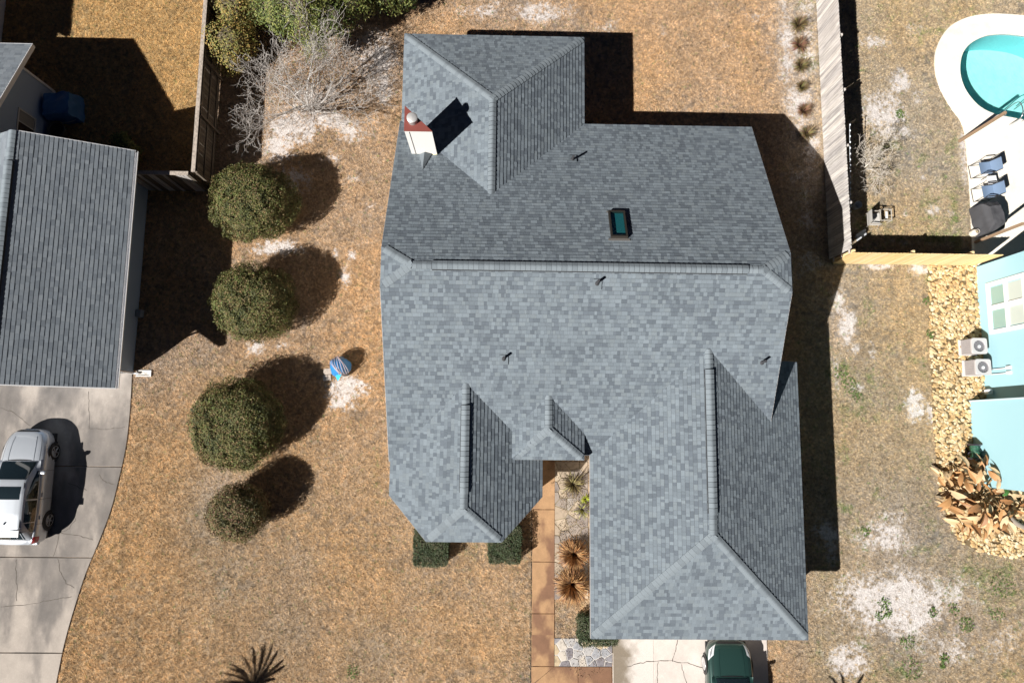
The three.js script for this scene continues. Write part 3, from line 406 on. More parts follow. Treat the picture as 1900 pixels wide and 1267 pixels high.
  // chimney: three-sided stack with a red cap and round flue
  const C = [[-3.43, -10.16], [-2.48, -10.16], [-3.43, -11.05]], tri = k => { const mx = (C[0][0] + C[1][0] + C[2][0]) / 3, mz = (C[0][1] + C[1][1] + C[2][1]) / 3; return C.map(q => [mx + (q[0] - mx) * k, mz + (q[1] - mz) * k]); };
  const ch0 = part(house, 'chimney', slab(tri(1), 2.6, 5.46), mat(0.82, 0.8, 0.76, 0.7));
  part(ch0, 'chimney_cap', bevelSlab(tri(1.035), 5.462, 5.51, 0.01), mat(0.19, 0.045, 0.034, 0.7));
  part(ch0, 'corner_board', box(0.02, 2.0, 0.02, -3.28, 4.42, -10.153), mat(0.5, 0.47, 0.44, 0.8));
  part(ch0, 'flashing', merge([bar(V3(-3.43, 3.42, -10.15), V3(-2.95, 3.34, -10.15), 0.03), bar(V3(-2.95, 3.36, -10.15), V3(-2.47, 3.56, -10.15), 0.03)]), mat(0.72, 0.68, 0.4, 0.6));
  const FX = at(764, 217, 5.8); const flue = part(ch0, 'flue_pipe', cyl(0.17, 0.17, 0.26, FX.x, 5.63, FX.z, 24), mat(0.42, 0.41, 0.4, 0.45, { metalness: 0.5 }));
  part(flue, 'flue_cap', new THREE.LatheGeometry([[0, 0.06], [0.12, 0.05], [0.185, 0.012], [0.19, 0], [0, 0]].map(q => new THREE.Vector2(...q)), 28).translate(FX.x, 5.76, FX.z), mat(0.62, 0.6, 0.58, 0.4, { metalness: 0.45 }));
  { // little saddle on the downhill side
    const s = new Soup(), k = [0.16, 0.185, 0.205], top = V3(-2.93, 3.72, -10.14), l = V3(-3.15, 3.5, -10.14), r2 = V3(-2.68, 3.56, -10.14), f = V3(-2.96, 4.02, -9.35); f.y = he + M * (f.z - ZC) + 0.03; s.tri(top, l, f, k); s.tri(top, f, r2, k); part(roof, 'cricket', s.build(), shingleMat); }
  const onN = z => he + M * (z - ZC), onS = z => hr - M * (z - zr);
  // vent pipes with flashing boots
  for (const [x, z, f] of [[2.59, -9.99, onN], [3.18, -4.84, onS], [0.11, -2.41, onS], [9.1, -2.39, onS]]) {
    const p = part(house, 'vent_pipe', merge([cyl(0.045, 0.045, 0.42, x, f(z) + 0.16, z, 14), cyl(0.05, 0.1, 0.1, x, f(z) + 0.05, z, 14)]), mat(0.045, 0.045, 0.05, 0.6));
    part(p, 'flashing', box(0.3, 0.012, 0.36, x, f(z) + 0.022, z + (f === onS ? 0.05 : -0.05), 0, f === onS ? Math.atan(M) : -Math.atan(M)), mat(0.13, 0.155, 0.175, 0.8));
  }
  { // skylight
    const x0 = 3.7, x1 = 4.28, z0 = -7.56, z1 = -6.46, zc = (z0 + z1) / 2, g = new THREE.Group(), th2 = Math.atan(M), L = (z1 - z0) / Math.cos(th2), w = x1 - x0;
    const put = q => { q.rotateX(-th2); q.translate((x0 + x1) / 2, onN(zc), zc); return q; };
    const fr = part(house, 'skylight', put(merge([box(w, 0.15, 0.06, 0, 0.06, -L / 2 + 0.03), box(w, 0.15, 0.06, 0, 0.06, L / 2 - 0.03), box(0.06, 0.15, L - 0.12, -w / 2 + 0.03, 0.06, 0), box(0.06, 0.15, L - 0.12, w / 2 - 0.03, 0.06, 0)])), mat(0.028, 0.024, 0.02, 0.5));
    part(fr, 'glass', put(box(w - 0.12, 0.012, L - 0.12, 0, 0.12, 0)), new THREE.MeshPhysicalMaterial({ color: lin(0.75, 0.95, 0.95), roughness: 0.03, transmission: 1, thickness: 0, ior: 1.5 }));
    part(fr, 'shaft', put(merge([box(w - 0.12, 0.01, L - 0.12, 0, 0.03, 0)])), mat(0.05, 0.16, 0.18, 0.5));
    part(fr, 'flashing', put(merge([box(w + 0.16, 0.008, 0.1, 0, 0.022, L / 2 + 0.05), box(w + 0.1, 0.008, 0.06, 0, 0.022, -L / 2 - 0.03)])), mat(0.32, 0.3, 0.28, 0.4, { metalness: 0.5 }));
  }
}
// ------------------------------------------------------------------ neighbour's house on the left
{
  const nb = thing('neighbor_house', 'grey house with white gutter and shingled gable roofs at the left edge', 'house');
  const ex = -14.07, eh = 2.85, rX = -17.5, m = 0.5, rhh = eh + m * (ex - rX), z0 = -10.35, z1 = -1.32, wx = 2 * rX - ex;
  const rr = { e: -18.55, n: -14.75, r: -10.1, h: 2.6, m: 0.45 }; const rrh = rr.h + rr.m * (rr.r - rr.n);
  const pl = {
    E: planeOf([[ex, eh, z0], [ex, eh, z1], [rX, rhh, z1], [rX, rhh, z0]], [0, 0, 1]), W: planeOf([[wx, eh, z0], [wx, eh, z1], [rX, rhh, z1], [rX, rhh, z0]], [0, 0, 1]),
    RN: planeOf([[rr.e, rr.h, rr.n], [-30, rr.h, rr.n], [-30, rrh, rr.r], [rr.e, rrh, rr.r]], [1, 0, 0]), RS: planeOf([[rr.e, rr.h, 2 * rr.r - rr.n], [-30, rr.h, 2 * rr.r - rr.n], [-30, rrh, rr.r], [rr.e, rrh, rr.r]], [1, 0, 0]),
    NE: planeOf([[-21.3, 2.6, rr.n - 0.05], [-21.3, 2.6, -26], [-25, 4.2, -26], [-25, 4.2, rr.n - 0.05]], [0, 0, 1]),
  };
  const planes = [pl.E, pl.W, pl.RN, pl.NE], roof = part(nb, 'roof', deckGeometry(Object.values(pl)), deckMat);
  layShingles(roof, planes, 9, { w0: 0.14, w1: 0.3, pw: 1, tones: [[0.205, 0.23, 0.255, 0.002], [0.19, 0.214, 0.24, 0.002], [0.174, 0.198, 0.224, 0], [0.148, 0.17, 0.196, 0], [0.18, 0.205, 0.232, 0.001]], t: 0.007 });
  capLine(roof, [rX, rhh, z0], [rX, rhh, -9.2], pl.E.n, pl.W.n); ventLine(roof, [rX, rhh, -9.2], [rX, rhh, -2.5], pl.E.n, pl.W.n); capLine(roof, [rX, rhh, z1], [rX, rhh, -2.5], pl.E.n, pl.W.n);
  const white = mat(0.75, 0.75, 0.76, 0.5), wall = mat(0.30, 0.39, 0.53, 0.85);
  { // open gutter along the eave
    const sh = new THREE.Shape([[0, 0], [0.1, 0], [0.13, 0.11], [0.118, 0.11], [0.09, 0.012], [0.01, 0.012], [0.01, 0.1], [0, 0.1]].map(q => new THREE.Vector2(...q))), g = new THREE.ExtrudeGeometry(sh, { depth: z1 - z0, bevelEnabled: false }); g.translate(ex - 0.005, eh - 0.125, z0); part(nb, 'gutter', g, white); }
  const t = (a, b) => { const A = V3(...a), B = V3(...b), d = V3().subVectors(B, A), g = new THREE.BoxGeometry(0.03, 0.18, d.length()); g.applyMatrix4(new THREE.Matrix4().lookAt(A, B, V3(0, 1, 0))); g.translate((A.x + B.x) / 2, (A.y + B.y) / 2 - 0.09, (A.z + B.z) / 2); part(nb, 'fascia', g, white); };
  t([ex, eh, z1 + 0.012], [rX, rhh, z1 + 0.012]); t([wx, eh, z1 + 0.012], [rX, rhh, z1 + 0.012]); t([ex, eh, z0 - 0.012], [rX, rhh, z0 - 0.012]); t([rr.e + 0.012, rr.h, rr.n], [rr.e + 0.012, rrh, rr.r]); t([rr.e, rr.h, rr.n - 0.012], [-28, rr.h, rr.n - 0.012]);
  const W = (x0, x1, za, zb, h) => box(x1 - x0, h, zb - za, (x0 + x1) / 2, h / 2, (za + zb) / 2);
  part(nb, 'wall', merge([W(-20.2, -14.95, -9.9, -2.1, 2.72)]), wall);
  const gsh = (x, za, zb, hb, zr, ht) => { const g = new THREE.ExtrudeGeometry(new THREE.Shape([[-za, 0], [-zb, 0], [-zb, hb], [-zr, ht], [-za, hb]].map(q => new THREE.Vector2(...q))), { depth: 0.2, bevelEnabled: false }); g.rotateY(Math.PI / 2); g.translate(x - 0.2, 0, 0); return g; };
  const w2 = part(nb, 'gable_wall', gsh(-19.25, -14.1, -6.1, 2.55, rr.r, rrh - 0.12), wall);
  part(nb, 'wall', merge([W(-29, -19.46, -14.1, -6.1, 2.5), W(-27, -21.75, -25, -14.12, 2.5)]), mat(0.62, 0.62, 0.62, 0.8));
  part(nb, 'corner_board', box(0.05, 2.5, 0.1, -19.235, 1.25, -14.07), white);
  { const gz2 = new THREE.ExtrudeGeometry(new THREE.Shape([[-20.1, 2.7], [-14.96, 2.7], [rX, rhh - 0.14]].map(q => new THREE.Vector2(...q))), { depth: 0.2, bevelEnabled: false }); gz2.translate(0, 0, -2.32); part(nb, 'gable_wall', gz2, wall); const g3 = gz2.clone(); g3.translate(0, 0, -7.55); part(nb, 'gable_wall', g3, wall); }
  { // window on the shaded gable wall
    const za = -12.35, zb = -11.45, y0 = 1.05, y1 = 1.95, x = -19.24; const win = part(nb, 'window', merge([box(0.05, 0.07, zb - za + 0.14, x, y0 - 0.035, (za + zb) / 2), box(0.05, 0.07, zb - za + 0.14, x, y1 + 0.035, (za + zb) / 2), box(0.05, y1 - y0, 0.07, x, (y0 + y1) / 2, za - 0.035), box(0.05, y1 - y0, 0.07, x, (y0 + y1) / 2, zb + 0.035), box(0.04, y1 - y0, 0.04, x, (y0 + y1) / 2, (za + zb) / 2)]), mat(0.5, 0.5, 0.5, 0.6));
    for (const k of [0, 1]) part(win, 'pane', box(0.012, y1 - y0, (zb - za) / 2 - 0.02, x - 0.004, (y0 + y1) / 2, za + (zb - za) * (k + 0.5) / 2), mat(k ? 0.06 : 0.3, k ? 0.05 : 0.3, k ? 0.045 : 0.28, 0.15)); }
  part(nb, 'conduit', merge([tube([[-19.22, 1.0, -11.6], [-19.22, 0.9, -11.0], [-19.22, 0.6, -10.6], [-19.22, 0.1, -10.4]], 0.02), box(0.1, 0.25, 0.18, -19.2, 0.95, -11.25)]), mat(0.12, 0.13, 0.15, 0.6));
  part(nb, 'downspout', merge([tube([[-14.03, 2.72, -2.0], [-14.4, 2.55, -2.05], [-14.88, 2.35, -2.08], [-14.9, 1.2, -2.08], [-14.9, 0.18, -2.08], [-14.7, 0.1, -2.06]], 0.045, 6, 30)]), white);
}
// ------------------------------------------------------------------ neighbour's house on the right
{
  const nb = thing('blue_house', 'light blue house wall with white window at the right edge', 'house');
  const paint = mat(0.33, 0.545, 0.60, 0.85), white = mat(0.8, 0.8, 0.79, 0.6), W = (x0, x1, z0, z1, h) => box(x1 - x0, h, z1 - z0, (x0 + x1) / 2, h / 2, (z0 + z1) / 2), X = 20.1;
  part(nb, 'wall', W(X, 29, -7.0, -1.4, 5.6), paint); part(nb, 'wall', W(19.42, 28.9, -1.36, 2.1, 5.4), paint);
  part(nb, 'trim_board', box(0.02, 5.4, 0.06, 19.408, 2.7, -1.33), mat(0.5, 0.62, 0.66, 0.8));
  part(nb, 'roof', merge([box(10.5, 0.18, 6.6, 24.9, 5.75, -4.2), box(10.5, 0.18, 3.6, 24.6, 5.5, 0.3)]), mat(0.2, 0.19, 0.18, 0.9));
  const a = at(1838, 560, 0.8); const y0 = 0.78, y1 = 2.55, z0 = -6.0, z1 = -4.2, ym = (y0 + y1) / 2, zm = (z0 + z1) / 2;
  const win = part(nb, 'window', merge([box(0.06, 0.16, z1 - z0 + 0.32, X - 0.03, y0 - 0.08, zm), box(0.06, 0.16, z1 - z0 + 0.32, X - 0.03, y1 + 0.08, zm), box(0.06, y1 - y0, 0.16, X - 0.03, ym, z0 - 0.08), box(0.06, y1 - y0, 0.16, X - 0.03, ym, z1 + 0.08), box(0.07, y1 - y0, 0.2, X - 0.036, ym, zm), box(0.065, 0.14, z1 - z0, X - 0.034, ym, zm)]), white);
  for (const i of [0, 1]) for (const j of [0, 1]) part(win, 'pane', box(0.01, (y1 - y0) / 2 - 0.08, (z1 - z0) / 2 - 0.11, X - 0.006, y0 + (y1 - y0) * (i + 0.5) / 2, z0 + (z1 - z0) * (j + 0.5) / 2), mat(0.27 + i * 0.2, 0.40 + i * 0.12, 0.36 + i * 0.12, 0.12));
  part(nb, 'conduit', merge([tube([[X - 0.04, 0.35, -2.62], [X - 0.05, 0.9, -2.6], [X - 0.04, 1.4, -2.6]], 0.02), tube([[X - 0.04, 0.35, -2.42], [X - 0.05, 0.9, -2.4], [X - 0.04, 1.4, -2.4]], 0.02), box(0.08, 0.22, 0.12, X - 0.04, 1.5, -2.6), box(0.08, 0.22, 0.12, X - 0.04, 1.5, -2.4)]), mat(0.75, 0.78, 0.78, 0.5));
}
function acUnit(px, py, label) {
  const p = at(px, py), S = 0.88, o = thing('air_conditioner', label, 'air conditioner', [p.x, 0, p.z], 0, 'air conditioners by the blue house');
  part(o, 'pad', rbox(0.84, 0.1, 0.74, 0.01, 0, 0.07, 0), mat(0.58, 0.56, 0.54, 0.9));
  part(o, 'coil', box(0.64, 0.62, 0.64, 0, 0.44, 0), mat(0.16, 0.15, 0.16, 0.7));
  const lv = []; for (let i = 0; i < 9; i++) for (const [s, ax] of [[1, 0], [-1, 0], [1, 1], [-1, 1]]) lv.push(ax ? box(0.66, 0.018, 0.02, 0, 0.17 + i * 0.066, s * 0.335) : box(0.02, 0.018, 0.66, s * 0.335, 0.17 + i * 0.066, 0));
  for (let i = 0; i < 7; i++) for (const s of [1, -1]) lv.push(box(0.02, 0.6, 0.012, s * 0.335, 0.43, -0.3 + i * 0.1), box(0.012, 0.6, 0.02, -0.3 + i * 0.1, 0.43, s * 0.335));
  part(o, 'louvre_grille', merge(lv), mat(0.42, 0.38, 0.365, 0.6));
  const sh = new THREE.Shape(); const R = 0.36, q = 0.12; sh.moveTo(-R + q, -R); sh.lineTo(R - q, -R); sh.quadraticCurveTo(R, -R, R, -R + q); sh.lineTo(R, R - q); sh.quadraticCurveTo(R, R, R - q, R); sh.lineTo(-R + q, R); sh.quadraticCurveTo(-R, R, -R, R - q); sh.lineTo(-R, -R + q); sh.quadraticCurveTo(-R, -R, -R + q, -R);
  const h = new THREE.Path(); h.absarc(0, 0, 0.27, 0, Math.PI * 2); sh.holes.push(h); const g = new THREE.ExtrudeGeometry(sh, { depth: 0.06, bevelEnabled: true, bevelSize: 0.01, bevelThickness: 0.01, bevelSegments: 1, curveSegments: 20 }); g.rotateX(-Math.PI / 2); g.translate(0, 0.76, 0);
  part(o, 'top_panel', g, mat(0.46, 0.44, 0.435, 0.5));
  part(o, 'fan_well', cyl(0.27, 0.27, 0.02, 0, 0.66, 0, 28), mat(0.05, 0.05, 0.055, 0.6));
  const bl = []; for (let k = 0; k < 4; k++) { const b = new THREE.CylinderGeometry(0.24, 0.24, 0.012, 8, 1, false, 0, 0.9); b.rotateX(0.2); b.rotateY(k * Math.PI / 2 + px); b.translate(0, 0.71, 0); bl.push(b); } part(o, 'fan', merge(bl), mat(0.12, 0.12, 0.13, 0.5));
  const gr = []; for (const R2 of [0.08, 0.14, 0.2, 0.26]) { const t = new THREE.TorusGeometry(R2, 0.005, 4, 28); t.rotateX(Math.PI / 2); t.translate(0, 0.81, 0); gr.push(t); } for (let k = 0; k < 6; k++) gr.push(box(0.54, 0.007, 0.007, 0, 0.815, 0, k * Math.PI / 6)); part(o, 'fan_guard', merge(gr), mat(0.3, 0.3, 0.32, 0.5));
  o.scale.set(S, 1, S); part(o, 'motor_cover', cyl(0.07, 0.07, 0.04, 0, 0.8, 0.03, 14), mat(0.7, 0.7, 0.7, 0.4));
}
acUnit(1793, 646, 'grey air conditioner on a pad, nearer the white window'); acUnit(1800, 684, 'grey air conditioner with refrigerant pipes, nearer the gas meter');
{ const p = at(1822, 728), o = thing('gas_meter', 'white gas meter at the inner corner of the blue house', 'meter', [p.x, 0, p.z]); part(o, 'meter_body', rbox(0.22, 0.28, 0.22, 0.05, 0, 0.42, 0), mat(0.78, 0.78, 0.78, 0.5)); part(o, 'pipe', merge([tube([[0.06, 0, 0.02], [0.06, 0.3, 0.02], [0.0, 0.56, 0], [-0.06, 0.62, 0]], 0.02), tube([[-0.08, 0, 0], [-0.08, 0.3, 0]], 0.02)]), mat(0.74, 0.74, 0.74, 0.5)); }
{ // hose reel on the wall
  const o = thing('hose_reel', 'garden hose reel with green hose against the blue wall', 'hose reel', [19.2, 0, 0.72]);
  const fr = mat(0.05, 0.045, 0.06, 0.6); part(o, 'side_frame', box(0.34, 0.5, 0.04, 0, 0.42, -0.28), fr); part(o, 'side_frame', box(0.34, 0.5, 0.04, 0, 0.42, 0.28), fr); part(o, 'base', merge([box(0.34, 0.04, 0.6, 0, 0.02, 0), box(0.04, 0.4, 0.04, 0, 0.2, -0.28), box(0.04, 0.4, 0.04, 0, 0.2, 0.28)]), fr);
  const g = []; for (let k = 0; k < 9; k++) { const t = new THREE.TorusGeometry(0.15 + (k % 2) * 0.025, 0.018, 6, 24); t.translate(0, 0.45, -0.22 + k * 0.055); g.push(t); } part(o, 'hose', merge(g), mat(0.03, 0.16, 0.09, 0.5)); part(o, 'drum', cyl(0.12, 0.12, 0.5, 0, 0, 0, 18).rotateX(Math.PI / 2).translate(0, 0.45, 0), mat(0.6, 0.6, 0.6, 0.5)); }

// ------------------------------------------------------------------ fences
const woodMap = (seed, a, b) => texture(256, 512, (i, j, c) => { const x = i / 256, y = j / 512, g = fbm(x * 26 + seed, y * 3 + seed, 4), k = 0.88 + 0.24 * hash2(i, j >> 3), s = sstep(0.35, 0.7, g); for (let q = 0; q < 3; q++) c[q] = lerp(a[q], b[q], s) * k; }, true);
const greyWood = [woodMap(1, [0.70, 0.65, 0.60], [0.44, 0.40, 0.365]), woodMap(4, [0.64, 0.6, 0.56], [0.36, 0.33, 0.305])].flatMap(m => [[1, 1, 1], [0.8, 0.8, 0.82]].map(t => mat(...t, 0.95, { map: m })));
const tanWood = [woodMap(8, [0.84, 0.64, 0.36], [0.7, 0.5, 0.25])].flatMap(m => [[1, 1, 1], [0.9, 0.88, 0.84], [1.0, 0.93, 0.8]].map(t => mat(...t, 0.9, { map: m })));
const brownWood = [woodMap(11, [0.2, 0.16, 0.12], [0.10, 0.08, 0.062])].flatMap(m => [[1, 1, 1], [0.7, 0.7, 0.7]].map(t => mat(...t, 0.95, { map: m })));
function fence(name, label, a, b, h, mats, { side = 1, w = 0.14, rails = 3, cap = false, capMat: cm, post = 2.4, seed = 1 } = {}) {
  const [ax, az] = a, [bx, bz] = b, L = Math.hypot(bx - ax, bz - az), turn = Math.atan2(-(bz - az), bx - ax), o = thing(name, label, 'fence', [ax, 0, az], turn), r = rng(seed);
  const sh = new THREE.Shape([[-w / 2 + 0.003, 0], [w / 2 - 0.003, 0], [w / 2 - 0.003, -0.04], [w / 2 - 0.03, 0], [-w / 2 + 0.03, 0]].map(q => new THREE.Vector2(...q)));
  const s2 = new THREE.Shape([[-w / 2 + 0.003, 0], [w / 2 - 0.003, 0], [w / 2 - 0.003, h - 0.04], [w / 2 - 0.03, h], [-w / 2 + 0.03, h], [-w / 2 + 0.003, h - 0.04]].map(q => new THREE.Vector2(...q)));
  const g = new THREE.ExtrudeGeometry(s2, { depth: 0.018, bevelEnabled: false }); const uv = g.attributes.uv; for (let i = 0; i < uv.count; i++) uv.setXY(i, uv.getX(i) / 0.5 + 0.5, uv.getY(i) / 2);
  const n = Math.floor(L / w), gs = [0, 0.31, 0.63].map(d => { const q = g.clone(), u = q.attributes.uv; for (let i = 0; i < u.count; i++) u.setX(i, u.getX(i) + d); return q; });
  for (let k = 0; k < n; k++) { const m = part(o, 'picket', gs[Math.floor(r() * 3)], mats[Math.floor(r() * mats.length)]); m.position.set((k + 0.5) * w, 0.03 + (r() - 0.5) * 0.03, side * 0.025 - 0.009); m.rotation.z = (r() - 0.5) * 0.012; m.rotation.y = (r() - 0.5) * 0.05; }
  for (let k = 0; k < rails; k++) part(o, 'rail', box(L, 0.085, 0.035, L / 2, 0.3 + k * (h - 0.55) / (rails - 1), -side * 0.018), mats[0]);
  for (let x = 0.05; x < L + 0.1; x += post) part(o, 'post', box(0.09, h - 0.05, 0.09, Math.min(x, L - 0.05), (h - 0.05) / 2, -side * 0.085), mats[0]);
  if (cap) for (let x = 0; x < L - 0.1; x += post) { const l = Math.min(post, L - x); part(o, 'cap_board', rbox(l - 0.01, 0.035, 0.16, 0.006, x + l / 2, h + 0.05, -side * 0.02), cm); }
  return o;
}
const capWood = mat(0.45, 0.38, 0.32, 0.9, { map: woodMap(15, [0.9, 0.9, 0.9], [0.6, 0.6, 0.6]) });
fence('wood_fence', 'weathered grey picket fence between backyard and pool yard', [13.88, -26], [13.88, -7.1], 1.86, greyWood, { side: 1, seed: 3 });
fence('wood_fence', 'new tan picket fence running from grey fence to blue house', [13.98, -7.1], [20.05, -7.1], 1.8, tanWood, { side: 1, seed: 5 });
fence('wood_fence', 'dark brown fence with cap boards beside the bare tree', [-12.24, -9.9], [-12.24, -27], 1.9, brownWood, { side: -1, cap: true, capMat: capWood, seed: 7, rails: 3 });
fence('wood_fence', 'short fence with gate between grey house and brown fence', [-14.9, -9.82], [-12.36, -9.82], 1.9, [...brownWood, greyWood[1], greyWood[3]], { side: 1, cap: true, capMat: capWood, seed: 8, post: 1.25 });
{ // string of lights strung along the grey fence
  const p0 = at(1569, 230, 1.8), p1 = at(1580, 395, 1.2), o = thing('string_light', 'string of white bulbs hanging on the grey fence', 'string light'); const a = V3(14.12, 1.75, p0.z), b = V3(14.16, 1.35, p1.z);
  part(o, 'wire', bar(a, b, 0.012), mat(0.4, 0.42, 0.45, 0.6)); for (let k = 0; k < 16; k++) part(o, 'bulb', new THREE.SphereGeometry(0.028, 8, 6).scale(1, 1, 1.6).translate(lerp(a.x, b.x, k / 15) + 0.02, lerp(a.y, b.y, k / 15), lerp(a.z, b.z, k / 15)), mat(0.8, 0.84, 0.88, 0.3)); }
for (const [px, py, l] of [[1781, 262, 'tall brown wooden post at the edge of the pool'], [1809, 450, 'tall brown wooden post beside the covered grill']]) {
  const p = at(px, py), o = thing('wooden_post', l, 'post', [p.x, 0, p.z]); part(o, 'shaft', rbox(0.1, 2.75, 0.1, 0.008, 0, 1.37, 0), mat(0.30, 0.2, 0.125, 0.8)); part(o, 'hook', tube([[0, 2.72, 0.04], [0, 2.74, 0.1], [0, 2.7, 0.12]], 0.008), mat(0.3, 0.3, 0.3, 0.4)); }
{ // pool hand rail
  const o = thing('pool_handrail', 'steel hand rail bent over the pool edge', 'handrail'); for (const d of [0, 0.55]) { const a = at(1872, 218, 0.06), b = at(1893, 200, 0.06); const A = V3(a.x + d, 0.02, a.z + 0.35 - d * 0.3), B = V3(a.x + d + 0.1, 0, a.z - 0.35 - d * 0.3); part(o, 'rail', tube([[A.x, 0.05, A.z], [A.x, 0.7, A.z], [A.x + 0.02, 0.85, A.z - 0.15], [B.x, 0.6, B.z - 0.1], [B.x, -0.4, B.z - 0.1]], 0.022, 8, 40), mat(0.5, 0.52, 0.55, 0.25, { metalness: 0.8 })); } }

// ------------------------------------------------------------------ patio things
function slingChair(label, p, turn, frameC, slingC, group) {
  const o = thing('sling_chair', label, 'chair', [p.x, p.y, p.z], turn, group), fm = mat(...frameC, 0.45, { metalness: 0.4 }), sm = mat(...slingC, 0.85), R = 0.014, T = pts => tube(pts, R, 6, 24);
  part(o, 'base_frame', merge([T([[-0.42, 0.015, -0.28], [0.3, 0.015, -0.28]]), T([[-0.42, 0.015, 0.28], [0.3, 0.015, 0.28]]), T([[-0.42, 0.015, -0.28], [-0.42, 0.015, 0.28]])]), fm);
  for (const s of [-1, 1]) part(o, 'leg', merge([T([[-0.36, 0.02, s * 0.28], [-0.22, 0.4, s * 0.28], [-0.2, 0.62, s * 0.28], [0.2, 0.64, s * 0.28], [0.3, 0.6, s * 0.28]]), T([[0.28, 0.02, s * 0.28], [0.22, 0.38, s * 0.28], [0.34, 0.9, s * 0.26]])]), fm);
  const seat = new THREE.PlaneGeometry(0.52, 0.52, 6, 1), sp = seat.attributes.position; for (let i = 0; i < sp.count; i++) { const x = sp.getX(i), z = sp.getY(i); sp.setXYZ(i, x, 0.41 - 0.03 * Math.cos(x / 0.52 * Math.PI) - x * 0.08, z); } seat.computeVertexNormals(); part(o, 'seat_sling', merge([seat, seat.clone().translate(0, -0.008, 0)]), sm);
  const back = new THREE.PlaneGeometry(0.52, 0.56, 1, 6), bp = back.attributes.position; for (let i = 0; i < bp.count; i++) { const z = bp.getX(i), t = (bp.getY(i) + 0.28) / 0.56; bp.setXYZ(i, 0.24 + t * 0.1 + 0.025 * Math.sin(t * 3.14), 0.4 + t * 0.54, z); } back.computeVertexNormals(); part(o, 'back_sling', merge([back, back.clone().translate(0.008, 0, 0)]), sm);
  part(o, 'armrest', rbox(0.4, 0.025, 0.05, 0.01, 0.0, 0.655, -0.28), fm); part(o, 'armrest', rbox(0.4, 0.025, 0.05, 0.01, 0.0, 0.655, 0.28), fm);
}
{ const a = at(1817, 318, 0.06), b = at(1822, 361, 0.06), dark = [0.05, 0.045, 0.045], blue = [0.15, 0.215, 0.32];
  slingChair('blue sling patio chair with dark frame, farther from the covered grill', a, 0.12, dark, blue, 'blue patio chairs on the pool deck'); slingChair('blue sling patio chair with dark frame, next to the covered grill', b, 0.12, dark, blue, 'blue patio chairs on the pool deck');
  const t = at(1829, 340, 0.06), o = thing('side_table', 'small white side table between the two blue patio chairs', 'table', [t.x, 0.06, t.z], 0.12); part(o, 'table_top', rbox(0.4, 0.03, 0.36, 0.01, 0, 0.42, 0), mat(0.7, 0.7, 0.7, 0.4)); for (const [x, z] of [[-0.17, -0.15], [0.17, -0.15], [-0.17, 0.15], [0.17, 0.15]]) part(o, 'leg', cyl(0.012, 0.012, 0.41, x, 0.205, z, 8), mat(0.06, 0.06, 0.06, 0.5)); }
{ // covered grill
  const p = at(1818, 412, 0.06), o = thing('covered_grill', 'barbecue grill under a charcoal fabric cover on the pool deck', 'grill', [p.x, 0.06, p.z], 0.2);
  const g = new THREE.BoxGeometry(0.66, 1.12, 1.25, 14, 14, 18), q = g.attributes.position; for (let i = 0; i < q.count; i++) { let x = q.getX(i), y = q.getY(i) + 0.56, z = q.getZ(i); const t = y / 1.12, top = sstep(0.7, 1, t); z *= 1 - 0.42 * top; x *= 1 - 0.28 * top; const w = fbm(z * 4 + 3, y * 2.2 + x * 4, 3) - 0.5; x += Math.sign(x) * w * 0.09 * (1 - top * 0.5); z += Math.sign(z) * (fbm(x * 5, y * 2, 2) - 0.5) * 0.08; y += (top > 0.9 ? (fbm(x * 4, z * 4, 3) - 0.5) * 0.07 - 0.05 * Math.abs(z) : 0); q.setXYZ(i, x, Math.max(0.02, y), z); } part(o, 'cover', toCreasedNormals(g, 1.0), mat(0.06, 0.06, 0.066, 0.75)); part(o, 'hem', box(0.6, 0.03, 1.18, 0, 0.015, 0), mat(0.03, 0.03, 0.032, 0.8)); 
  for (const [x, z] of [[-0.25, -0.5], [0.25, -0.5], [-0.25, 0.5], [0.25, 0.5]]) part(o, 'caster', cyl(0.04, 0.04, 0.03, x, 0.04, z, 10), mat(0.03, 0.03, 0.03, 0.6)); }
{ const p = at(1803, 434, 0.06), o = thing('gas_bottle', 'small white gas bottle beside the covered grill', 'gas bottle', [p.x, 0.06, p.z]); part(o, 'bottle', new THREE.LatheGeometry([[0, 0], [0.12, 0.01], [0.145, 0.06], [0.145, 0.24], [0.12, 0.3], [0.05, 0.33], [0, 0.335]].map(q => new THREE.Vector2(...q)), 20), mat(0.68, 0.6, 0.5, 0.5)); part(o, 'collar', new THREE.TorusGeometry(0.09, 0.012, 6, 20).rotateX(Math.PI / 2).translate(0, 0.4, 0), mat(0.5, 0.45, 0.4, 0.5)); part(o, 'valve', cyl(0.02, 0.03, 0.08, 0, 0.37, 0, 8), mat(0.5, 0.4, 0.2, 0.4)); }
